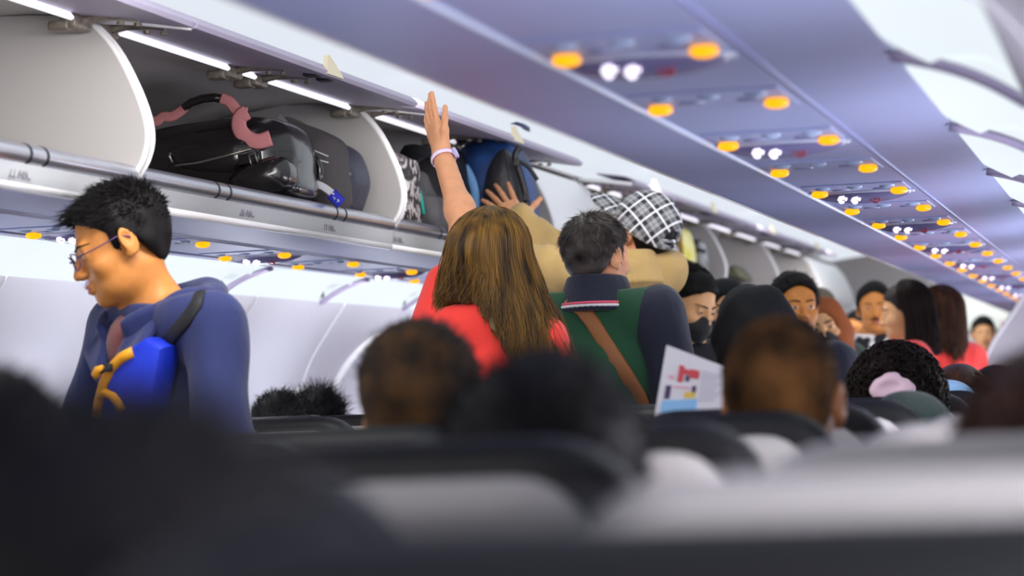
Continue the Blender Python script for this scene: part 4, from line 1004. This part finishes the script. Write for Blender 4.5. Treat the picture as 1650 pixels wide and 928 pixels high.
M_PAT = mat('black_white_print', (20, 26, 34), .8, noise=(14, .5, (1, 1, 1), (232, 232, 236)))
r_ = [n for n in M_PAT.node_tree.nodes if n.type == 'VALTORGB'][0]; r_.color_ramp.elements[0].position = .50; r_.color_ramp.elements[1].position = .56
f = figat('smiling man with moustache, black and white patterned shirt, facing the camera', 1409, 497, 13.4, 186, skin=SKIN)
f.sz += .025
for q in 'LR': f.sh[q][2] += .025
f.body(hs=.0046, step=.02); f.trousers(NAVYT); f.shoes(SHOEM); f.cloth('shirt', M_PAT, o=.02, step=.016); f.cap_hair(HAIRB, th=.014, step=.006)
b = MB(); b.tube([f.hloc((x, .104 - 12 * x * x, -.053 - 6 * x * x)) for x in np.linspace(-.024, .024, 9)], [.002, .004, .0045, .0045, .0045, .0045, .0045, .004, .002], 6); b.build('moustache', HAIRB, f.root, smooth=True, local=True)
f = figat('cabin crew woman with straight dark brown hair and red jacket, in profile', 1458, 503, 12.0, 92, female=True, head_rot=(0, -6, 0), skin=SKIN_L, hair=HAIRD)
f.body(hs=.0042, step=.02); f.trousers(M_CORAL); f.shoes(SHOEM); f.cloth('jacket', M_CORAL, o=.02, neck=.06, step=.014)
for s in (-1, 1):
    b = MB(); b.tube([(s * .065, .075, f.sz + .085), (s * .055, .105, f.sz + .03), (s * .03, .135, f.sz - .06)], [.012, .022, .008], 8, flat=(.020, .007), up=(0, 1, .3)); b.build('lapel', M_CORAL, f.root, smooth=True, local=True)
f.cap_hair(HAIRD, th=.010, step=.006, line=hl2, name='hair_roots'); f.long_hair(HAIRD, phi=(60, 300), sweep=.42, rad=(.096, .112), end=(.108, .122), bottom=lambda p: np.full_like(p, .185), n=900, wave=.004, r=.0016)
f = figat('cabin crew woman with long wavy brown hair and red jacket, back half turned', 1514, 508, 12.8, 38, female=True, skin=SKIN_L, hair=HAIRM)
f.body(hs=.0055, step=.02); f.trousers(M_CORAL); f.shoes(SHOEM); f.cloth('jacket', M_CORAL, o=.02, neck=.06, step=.014)
f.cap_hair(HAIRM, th=.010, step=.006, line=hl2, name='hair_roots'); f.long_hair(HAIRM, phi=(50, 310), rad=(.098, .112), end=(.11, .10), bottom=lambda p: np.interp(np.degrees(p), [50, 130, 180, 230, 310], [.34, .40, .36, .24, .18]), n=1200, wave=.016, r=.0017)
f = figat('woman in red and white at the far front end, beside the grey partition', 1585, 538, 20.0, 184, female=True, skin=SKIN_L)
f.body(hs=.005, step=.022); f.trousers(NAVYT); f.shoes(SHOEM); f.cloth('jacket', M_CORAL, o=.018, step=.018); f.cap_hair(HAIRB, th=.013, step=.007, line=hl2)
S = Sdf(); S.ell((0, .10, f.sz - .06), (.07, .045, .13), k=.02); V, Q = S.mesh(.012); mesh_np('blouse', V, quads=Q, mats=M_WHITEC, parent=f.root)
f = figat('person with short black hair beside the smiling man with a moustache', 1384, 535, 16.0, 150, skin=SKIN)
f.body(hs=.007, step=.024); f.trousers(NAVYT); f.shoes(SHOEM); f.cloth('shirt', M_WHITEC, o=.018, step=.018); f.cap_hair(HAIRB, th=.014, step=.008)
f = figat('person with dark brown hair glimpsed between the long brown hair and the green jacket', 872, 528, 9.4, 20, skin=SKIN, hair=HAIRD)
f.body(hs=.007, step=.022, face=False); f.trousers(NAVYT); f.shoes(SHOEM); f.cloth('shirt', M_NAVYD, o=.018, step=.018); f.cap_hair(HAIRD, th=.016, step=.007); f.tufts(HAIRD, 1200, .03, th=.012)

# ------------------------------------------------------------------ seated passengers
def seated(label, px, py, Y, yaw=0, female=False, skin=None, hair=None, shirt=None, hr=(0, 0, 0), face=False, hs=.007, hands=False, **kw):
    f = figat(label, px, py, Y, yaw, off=(0, .02), seated=True, female=female, skin=skin, hair=hair, head_rot=hr, **kw); f.hands = True
    f.body(hs=hs, step=.022, handstep=.009, face=face); f.trousers(NAVYT); f.shoes(SHOEM); f.cloth('shirt', shirt or M_NAVYD, o=.018, step=.02, fold=.003); return f
f = seated('passenger with dark hair nearest the camera, a huge blurred head at the lower left', 225, 1172, 1.12, skin=SKIN_D); f.cap_hair(HAIRB, th=.017, step=.006, noise=(.004, 60)); f.tufts(HAIRB, 1800, .022, th=.013, r=.0013)
f = seated('passenger with black hair, blurred dark head cut by the left edge', -12, 817, 2.52, skin=SKIN_D); f.cap_hair(HAIRB, th=.016, step=.007); f.tufts(HAIRB, 1000, .02, th=.012)
f = seated('passenger with short faded brown-black hair below the woman in coral', 682, 662, 3.9, skin=SKIN, hair=HAIRBUZZ, hs=.005); f.cap_hair(HAIRBUZZ, th=.012, step=.006, noise=(.003, 60)); f.tufts(mat('hair_top_dark', (34, 26, 20), .6), 1500, lambda p: np.where(p[:, 2] > .05, .016, .006), th=.009)
f = seated('passenger with thick dark hair, wide blurred head below the man in green', 885, 814, 2.45, skin=SKIN_D); f.cap_hair(HAIRB, th=.016, step=.007, noise=(.004, 60)); f.tufts(HAIRB, 1500, .022, th=.012)
f = seated('passenger with balding cropped head and large ears', 1262, 650, 3.9, skin=mat('skin_tan', (168, 104, 54), .5, noise=(40, .1)), hair=HAIRBUZZ, hs=.005)
f.cap_hair(mat('hair_thinning', (26, 19, 12), .85, noise=(11, .3, (1, 1, 1), (108, 72, 38)), spec=.12), th=.005, step=.005, noise=(.002, 48)); f.tufts(HAIRBUZZ, 1500, .006, th=.003)
f = seated('passenger with brown hair, blurred head cut by the right edge', 1722, 812, 2.42, skin=SKIN, hair=HAIRM); f.cap_hair(HAIRM, th=.018, step=.007); f.tufts(HAIRM, 1500, .025, th=.015, nrm=.25, flow=.9, jitter=.3)
f = seated('passenger with bushy dark curly hair and a pale pink hair tie', 1447, 668, 6.1, female=True, skin=SKIN, hair=HAIRD, hs=.006)
f.cap_hair(HAIRD, th=.022, step=.006, noise=(.012, 55), lift=-.03)
rs = np.random.RandomState(4); d = rs.normal(size=(1900, 3)); d /= np.linalg.norm(d, axis=1)[:, None]; d = d[(d[:, 1] < .85) & (d[:, 2] > -.5)]; p = np.array((0, -.02, .036)) + d * np.array((.099, .122, .112)); e1 = np.cross(d, rs.normal(size=d.shape)); e1 /= np.linalg.norm(e1, axis=1)[:, None]; e2 = np.cross(d, e1); t_ = np.linspace(0, 1, 9)[None, :, None]
pa = p[:, None] + d[:, None] * (.016 * t_) + (e1[:, None] * np.cos(t_ * 9) + e2[:, None] * np.sin(t_ * 9)) * .010; strands('hair_curls', f.hloc(pa), .0016 * np.ones((len(p), 9)), HAIRD, f.root)
S = Sdf()
for a in np.linspace(0, 2 * PI, 15): S.ell((.004 + .030 * math.cos(a), -.150, .055 + .020 * math.sin(a)), (.015, .016, .013 + .004 * math.sin(5 * a)), T=f.T, k=.006)
S.ell((.004, -.150, .055), (.026, .014, .016), T=f.T, k=.01); S.disp(lambda P: .004 * vnoise(P, 110, 4)); V, Q = S.mesh(.004); mesh_np('scrunchie', V, quads=Q, mats=cloth_mat('pale_pink_satin', (232, 196, 208), rough=.4), parent=f.root)
f = seated('passenger in a smooth dark green headscarf, dome just above the seat tops', 1468, 744, 5.35, female=True, shirt=M_DGREEN); f.hijab(M_DGREEN, th=.020, fold=.002)
f = seated('passenger in a light blue headscarf behind the curly head', 1530, 692, 7.55, female=True, shirt=M_SKYC); f.hijab(M_SKYC, th=.018, fold=.002)
f = seated('passenger with smooth brown hair in front of the light blue headscarf', 1546, 662, 8.3, female=True, hair=HAIRM); f.cap_hair(HAIRM, th=.020, step=.007, lift=-.05); f.tufts(HAIRM, 900, .06, comb=lambda p: np.stack([p[:, 0] * 4, 0 * p[:, 0], -.9 + 0 * p[:, 0]], 1), th=.017, jitter=.1, lift=-.04)
f = seated('passenger with black hair, small dark head under the grey partition', 1604, 652, 9.8); f.cap_hair(HAIRB, th=.018, step=.008)
f = seated('passenger with glossy black hair over the left seats, nearer of two tousled heads', 455, 699, 8.3, hs=.006); f.cap_hair(HAIRB, th=.014, step=.006, noise=(.004, 70)); f.tufts(HAIRB, 1500, .024, th=.011)
f = seated('passenger with messy tousled black hair over the left seats, farther of the two heads', 517, 688, 9.05, hs=.006); f.cap_hair(HAIRB, th=.014, step=.006, noise=(.004, 70)); f.tufts(HAIRB, 1200, .045, th=.011, jitter=1.0, comb=(0, 0, .7))

# ------------------------------------------------------------------ bags in the bins
def plane_poly(px, Y): return [at(x, y, Y=Y) for x, y in px]
def pillow(b, px, Y, d, zmin=None, k=.90, pts=None, tilt=0.):
    P = np.array(plane_poly(px, Y)) if pts is None else np.array(pts)
    n = len(P); Q = [];                                          # smooth the outline
    for i in range(n):
        p0, p1, p2, p3 = P[i - 1], P[i], P[(i + 1) % n], P[(i + 2) % n]
        for t in (0, .25, .5, .75): Q.append(.5 * (2 * p1 + (p2 - p0) * t + (2 * p0 - 5 * p1 + 4 * p2 - p3) * t * t + (3 * p1 - p0 - 3 * p2 + p3) * t ** 3))
    P = np.array(Q)
    if zmin is not None: P[:, 2] = np.maximum(P[:, 2], zmin)
    c = P.mean(0); rings = []
    for u in np.linspace(0, 1, 9):
        s = k + (1 - k) * math.sin(PI * u) ** .6; s = s if 0 < u < 1 else k * .55
        R = c + (P - c) * s; R[:, 1] = Y + d * (u if 0 < u < 1 else (.0 if u == 0 else 1.0)) ; R[:, 1] += -.012 * (1 if u == 0 else 0) + .012 * (1 if u == 1 else 0)
        if zmin is not None: R[:, 2] = np.maximum(R[:, 2], zmin)
        rings.append([tuple(r) for r in R])
    b.loft(rings); return b
ZB = 1.688
M_BLK = mat('black_leather_gloss', (32, 29, 30), .26, bump=(26, .25), coat=.4); M_CHAR = mat('charcoal_fabric', (80, 74, 74), .8, bump=(200, .3)); M_NAVB = mat('navy_nylon', (22, 28, 52), .45, bump=(60, .3)); M_PINK = mat('pink_webbing', (214, 138, 140), .75, bump=(200, .2)); M_ZIP = mat('zip_metal', (170, 164, 156), .3, metal=.9)
def spline3(P, n=5):
    out = []
    for i in range(len(P) - 1):
        p0, p1, p2, p3 = P[max(i - 1, 0)], P[i], P[i + 1], P[min(i + 2, len(P) - 1)]
        for t in np.linspace(0, 1, n, endpoint=False): out.append(.5 * (2 * p1 + (p2 - p0) * t + (2 * p0 - 5 * p1 + 4 * p2 - p3) * t * t + (3 * p1 - p0 - 3 * p2 + p3) * t ** 3))
    return out + [P[-1]]
def strap(b, px, Y, w=.02, th=.004, up=(0, -1, 0)):
    P = np.array([at(x, y, Y=Y) for x, y in px])
    if len(P) > 2: P = np.array([[q for q in r] for r in spline3(P)])
    return b.tube(P, .01, 8, flat=(w, th), up=[up] * len(P))
Y = 7.22
t = thing('leather_backpack', tuple(at(350, 260, Y=Y + .1)), 'black leather backpack with pink straps lying in the first full luggage bin', 'bag')
b = MB(); pillow(b, [(205, 225), (245, 204), (330, 190), (405, 184), (446, 194), (464, 222), (468, 268), (462, 318), (330, 318), (205, 300)], Y, .30, ZB); b.build('body', M_BLK, t, smooth=True, autos=60)
b = MB(); pillow(b, [(272, 238), (330, 228), (398, 218), (414, 240), (412, 268), (380, 276), (330, 276), (288, 268), (276, 256)], Y - .035, .06, None, .86); pk = b.build('front_pocket', M_BLK, t, smooth=True, autos=60)
b = MB(); b.tube([at(x, y, Y=Y - .052) for x, y in ((282, 267), (320, 262), (360, 252), (404, 240))], .0035, 6); z = b.build('zip', M_ZIP, pk, smooth=True)
b = MB(); b.tube([at(x, y, Y=Y - .055) for x, y in ((275, 246), (273, 252), (278, 262))], .004, 6); b.build('zip_pull', M_ZIP, pk, smooth=True)
b = MB(); c0 = [at(x, y, Y=Y - .058) for x, y in ((401, 250), (411, 246), (416, 264), (405, 268), (401, 250))]; b.tube(c0, .0035, 6); b.build('buckle', M_ZIP, t, smooth=True)
b = MB(); strap(b, [(384, 258), (400, 256), (418, 252)], Y - .054, .016, .004); b.build('buckle_strap', M_BLK, t, smooth=True)
b = MB(); pillow(b, [(366, 286), (400, 262), (440, 251), (459, 256), (465, 280), (456, 300), (425, 308), (382, 304)], Y - .07, .10, ZB, .95); b.build('bottom_roll', M_BLK, t, smooth=True, autos=60)
b = MB(); strap(b, [(236, 192), (252, 196), (262, 188), (276, 188), (290, 180), (298, 172)], Y - .01, .014); b.build('pink_strap', M_PINK, t, smooth=True)
b = MB(); b.tube([at(x, y, Y=Y - .01) for x, y in ((296, 174), (308, 165), (326, 159), (345, 157), (360, 160))], .012, 8); b.build('grab_handle', M_BLK, t, smooth=True)
b = MB(); strap(b, [(356, 158), (370, 164), (382, 178), (398, 182)], Y - .02, .016); strap(b, [(398, 180), (386, 190), (386, 208), (398, 222), (416, 228), (436, 222)], Y - .03, .022); b.build('pink_strap', M_PINK, t, smooth=True)
Y = 7.58
t = thing('cabin_bag', tuple(at(490, 260, Y=Y + .1)), 'charcoal cabin bag with white piping and round carry handle beside the leather backpack', 'bag')
b = MB(); pillow(b, [(432, 205), (446, 184), (466, 192), (500, 205), (527, 224), (532, 270), (530, 335), (440, 335), (430, 260)], Y, .24, ZB); b.build('body', M_CHAR, t, smooth=True, autos=60)
for pts in (((470, 238), (500, 240), (529, 252)), ((470, 252), (500, 254), (529, 262)), ((434, 250), (434, 205), (447, 188)), ((470, 246), (466, 215), (456, 200))):
    b = MB(); b.tube([at(x, y, Y=Y - .03) for x, y in pts], .0022, 6); b.build('piping', mat('piping_white', (206, 206, 210), .5), t, smooth=True)
b = MB(); b.tube([at(488 + 28 * math.cos(a), 277 + 30 * math.sin(a), Y=Y - .06) for a in np.linspace(-2.6, 2.4, 22)], .010, 8); b.build('carry_handle', M_BLK, t, smooth=True)
b = MB(); strap(b, [(440, 196), (452, 210), (456, 250)], Y - .035, .030, .005); b.build('strap', mat('strap_grey', (120, 112, 118), .6), t, smooth=True)
Y = 7.86
t = thing('nylon_bag', tuple(at(545, 270, Y=Y + .1)), 'shiny navy nylon bag at the end of the bin with the pink-strapped backpack', 'bag')
b = MB(); pillow(b, [(524, 230), (545, 232), (558, 252), (567, 285), (562, 312), (548, 345), (520, 345), (518, 280)], Y, .24, ZB, .85); b.build('body', M_NAVB, t, smooth=True, autos=60)
b = MB(); b.tube([at(x, y, Y=Y - .03) for x, y in ((533, 252), (548, 264), (564, 282))], .005, 6); b.build('zip', M_ZIP, t, smooth=True)
Y = 7.50
for lab, px, m, th in (('white luggage tag strip hanging by the charcoal bag handle', ((508, 296), (522, 302), (538, 314)), mat('tag_white', (224, 224, 232), .5), .011), ('bright blue luggage tag with white marks on the bin rail', ((534, 312), (542, 320), (550, 328)), mat('tag_blue', (22, 40, 196), .5), .017)):
    t = thing('luggage_tag', tuple(at(*px[1], Y=Y)), lab, 'tag', 'luggage tags'); b = MB(); strap(b, px, Y, th, .0015); b.build('strip', m, t, smooth=True)
    if 'blue' in lab:
        for q in (((537, 317), (540, 320), (538, 322)), ((543, 321), (547, 325)), ((546, 321), (543, 326))): b = MB(); b.tube([at(x, y, Y=Y - .003) for x, y in q], .0016, 5); b.build('mark', MATS['tag_white'], t, smooth=True)
t = thing('key_charm', tuple(at(490, 270, Y=7.49)), 'gold and silver charm hanging inside the round carry handle', 'charm')
for (x, y), m, r in (((484, 262), mat('gold_charm', (196, 160, 40), .3, metal=.9), .010), ((486, 272), M_ZIP, .013), ((474, 282), MATS['gold_charm'], .010), ((490, 256), MATS['gold_charm'], .007)):
    S = Sdf(); S.ell(at(x, y, Y=7.49), (r, r * .5, r * 1.4)); S.disp(lambda P: .002 * vnoise(P, 300, 1)); V, Q = S.mesh(.003); mesh_np('charm_piece', V, quads=Q, mats=m, parent=t, local=False)
# second bin
t = thing('patterned_case', tuple(at(640, 300, Y=8.5)), 'case with dark and pale pattern just past the bin divider', 'case')
M_PT = mat('pattern_case', (52, 40, 42), .5, noise=(38, .5, (1, 1, 1), (206, 196, 196))); r_ = [n for n in M_PT.node_tree.nodes if n.type == 'VALTORGB'][0]; r_.color_ramp.elements[0].position = .5; r_.color_ramp.elements[1].position = .55
b = MB(); pillow(b, [(600, 246), (640, 250), (648, 258), (650, 300), (648, 372), (600, 372)], 8.46, .24, ZB, .95); b.build('body', M_PT, t, smooth=True, autos=50)
b = MB(); b.lathe([(.001, 0), (.022, 0), (.022, .01), (.01, .012), (.001, .012)], at(650, 300, Y=8.44), (0, -1, 0), 16); b.build('wheel', M_WHITE, t, smooth=True, autos=40)
t = thing('grey_tote', tuple(at(675, 310, Y=8.8)), 'soft grey tote with a turquoise edge in the second open bin', 'bag')
b = MB(); pillow(b, [(650, 300), (664, 272), (672, 285), (684, 310), (700, 320), (706, 372), (652, 372)], 8.78, .2, ZB, .85); b.build('body', mat('grey_felt', (96, 94, 98), .8, noise=(14, .3), bump=(90, .3)), t, smooth=True, autos=60)
b = MB(); b.tube([at(x, y, Y=8.755) for x, y in ((665, 278), (672, 298), (678, 318), (682, 345))], .006, 8); b.build('edging', mat('turquoise', (30, 196, 176), .5), t, smooth=True)
t = thing('duffel_bag', tuple(at(690, 270, Y=9.0)), 'black duffel bag at the back of the second open bin', 'bag')
b = MB(); pillow(b, [(636, 240), (680, 232), (722, 240), (735, 290), (735, 372), (640, 372)], 9.02, .36, ZB, .88); b.build('body', mat('black_nylon', (22, 21, 30), .6, bump=(50, .3)), t, smooth=True, autos=60)
b = MB(); b.tube([at(x, y, Y=8.98) for x, y in ((660, 300), (668, 262), (690, 250), (712, 262), (718, 310))], .012, 8); b.build('handle', mat('black_nylon', (22, 21, 30)), t, smooth=True)
Y = 9.22
t = thing('backpack', tuple(at(785, 300, Y=Y + .1)), 'blue and black backpack being pushed into the second open bin', 'bag')
b = MB(); pillow(b, [(724, 262), (738, 232), (770, 218), (805, 222), (828, 246), (842, 290), (848, 340), (846, 385), (745, 385), (734, 330)], Y, .30, 1.716, .86); b.build('body', mat('backpack_blue', (12, 34, 74), .55, noise=(9, .35, (1, 1, 1), (24, 76, 146)), bump=(80, .2)), t, smooth=True, autos=60)
b = MB(); pillow(b, [(776, 300), (786, 262), (806, 238), (826, 256), (838, 296), (842, 345), (838, 380), (790, 380), (774, 340)], Y - .05, .10, ZB, .84); b.build('front_panel', mat('backpack_black', (38, 36, 42), .5, bump=(70, .25)), t, smooth=True, autos=60)
b = MB(); strap(b, [(748, 268), (760, 290), (766, 318), (764, 360)], Y - .018, .016, .006); b.build('side_panel', mat('backpack_sky', (110, 160, 216), .6), t, smooth=True)
b = MB(); b.tube([at(x, y, Y=Y - .06) for x, y in ((812, 242), (818, 262), (822, 300), (824, 340))], .003, 6); b.build('zip', M_DARK, t, smooth=True)
b = MB(); strap(b, [(838, 236), (830, 252), (838, 280), (846, 310), (850, 345), (848, 384)], Y - .05, .012, .006); strap(b, [(826, 256), (850, 268), (866, 290)], Y - .03, .007, .003); b.build('shoulder_strap', M_DARK, t, smooth=True)
for x, y in ((832, 262), (847, 318), (850, 352)): b = MB(); b.box(at(x, y, Y=Y - .062), (.022, .010, .028), bev=.004); b.build('strap_buckle', M_DARK, t)
# farther bins
t = thing('yellow_bag', tuple(at(1098, 402, Y=13.6)), 'yellow and white reflective bag hanging out of a far open bin', 'bag')
b = MB(); pillow(b, [(1084, 376), (1094, 366), (1104, 376), (1112, 420), (1104, 436), (1082, 434)], 13.5, .25, ZB, .88); b.build('body', mat('hi_vis_yellow', (238, 226, 40), .5, noise=(16, .1, (1, 1, 1), (250, 246, 190))), t, smooth=True, autos=60)
b = MB(); b.tube([at(x, y, Y=13.46) for x, y in ((1094, 372), (1097, 400), (1098, 430))], .012, 6); b.build('piping', mat('ochre', (150, 112, 20), .5), t, smooth=True)
t = thing('dark_bag', tuple(at(1120, 405, Y=13.9)), 'dark bag with a loose strap beside the yellow bag', 'bag')
b = MB(); pillow(b, [(1108, 392), (1116, 384), (1126, 390), (1128, 440), (1106, 440)], 13.9, .3, ZB, .88); b.build('body', M_BLK, t, smooth=True, autos=60)
b = MB(); b.tube([at(x, y, Y=13.86) for x, y in ((1112, 408), (1124, 402), (1137, 406))], .012, 6); b.build('strap', M_DARK, t, smooth=True)
t = thing('grey_pouch', tuple(at(1074, 410, Y=13.2)), 'pale grey crumpled pouch between the plaid cap and the yellow bag', 'bag')
b = MB(); pillow(b, [(1062, 396), (1074, 390), (1084, 400), (1086, 440), (1062, 440)], 13.2, .22, ZB, .84); b.build('body', mat('grey_foil', (176, 176, 180), .4, bump=(30, .8)), t, smooth=True, autos=60)
t = thing('olive_bag', tuple(at(1180, 436, Y=15.6)), 'olive bag in the open bin above the black headscarf', 'bag')
b = MB(); pillow(b, [(1170, 432), (1180, 426), (1190, 434), (1200, 452), (1170, 452)], 15.6, .4, ZB, .85); b.build('body', mat('olive_bag', (62, 60, 44), .7), t, smooth=True, autos=60)

# ------------------------------------------------------------------ magazine, partition, ceiling mark
Ym = 5.06
t = thing('magazine', tuple(at(1112, 620, Y=Ym)), 'white printed leaflet with red and blue pictures standing up beside the balding head', 'magazine')
C4 = [at(x, y, Y=Ym + d) for x, y, d in ((1074, 556, .0), (1171, 592, -.02), (1166, 662, -.02), (1052, 684, 0))]
b = MB(); N = np.array([0, .004, 0]); b.loft([[p for p in C4], [p + N for p in C4]]); b.build('sheet', mat('paper', (226, 222, 226), .5), t)
def onmag(u, v): return (C4[0] * (1 - u) + C4[1] * u) * (1 - v) + (C4[3] * (1 - u) + C4[2] * u) * v
def patch(u0, v0, u1, v1, m, nm, round_=False):
    b = MB(); D = np.array([0, -.0022, 0])
    if round_: P = [onmag((u0 + u1) / 2 + (u1 - u0) / 2 * math.cos(a), (v0 + v1) / 2 + (v1 - v0) / 2 * math.sin(a)) for a in np.linspace(0, 2 * PI, 14, endpoint=False)]
    else: P = [onmag(u0, v0), onmag(u1, v0), onmag(u1, v1), onmag(u0, v1)]
    b.loft([[p + D for p in P], [p for p in P]]); b.build(nm, m, t)
I = lambda n, c: mat('ink_' + n, c, .6)
patch(.08, .70, .60, .97, I('sky', (140, 190, 232)), 'picture')
for q in ((.26, .20, .34, .44), (.34, .24, .44, .32), (.44, .22, .58, .36)): patch(*q, I('red', (206, 70, 76)), 'picture')
patch(.38, .33, .44, .42, I('plum', (70, 52, 96)), 'picture'); patch(.12, .36, .20, .41, I('rose', (226, 170, 190)), 'picture')
patch(.10, .50, .18, .68, I('plum', (70, 52, 96)), 'picture'); patch(.50, .48, .56, .60, I('plum', (70, 52, 96)), 'picture')
patch(.40, .58, .56, .68, I('yellow', (226, 190, 80)), 'picture'); patch(.24, .76, .32, .92, I('plum', (70, 52, 96)), 'picture')
patch(.22, .50, .46, .53, I('rose', (226, 170, 190)), 'text_line')
for i in range(9): patch(.62, .20 + i * .065, .93 - .04 * (i % 3), .225 + i * .065, I('grey', (188, 184, 200)), 'text_line')
t = thing('cabin_partition', (1.33, 14.0, 0), 'pale grey cabin partition with a slanting rounded edge at the right of the cabin crew', 'partition')
PP = [(.60, .02), (1.62, .02), (1.74, .9), (1.70, 1.15), (1.56, 1.40), (1.44, 1.56), (1.10, 1.575), (1.03, 1.53), (.96, 1.43), (.88, 1.32), (.80, 1.16), (.72, .95)]
b = MB(); b.prism(PP, lambda u, v, w_: (u, w_, v), 14.0, 14.04); pn = b.build('panel', mat('partition_grey', (206, 202, 206), .5), t)
b = MB(); b.tube([(u, 13.995, v) for u, v in PP[5:]], .012, 8); b.build('edge_trim', M_WHITE, t, smooth=True)
p = at(836, 206, Z=2.127); t = thing('ceiling_mark', tuple(p), 'small dark curved mark on the white lit ceiling', 'clip')  # modelled only as a dark curved mark, not a known clip
b = MB(); b.tube([at(x, y, Z=2.118) for x, y in ((821, 199), (830, 197), (840, 200), (848, 205), (853, 211))], [.003, .009, .010, .012, .004], 6); b.build('mark_body', mat('mark_blue', (38, 56, 96), .5), t, smooth=True)  # dark blue curved mark just under the ceiling panel
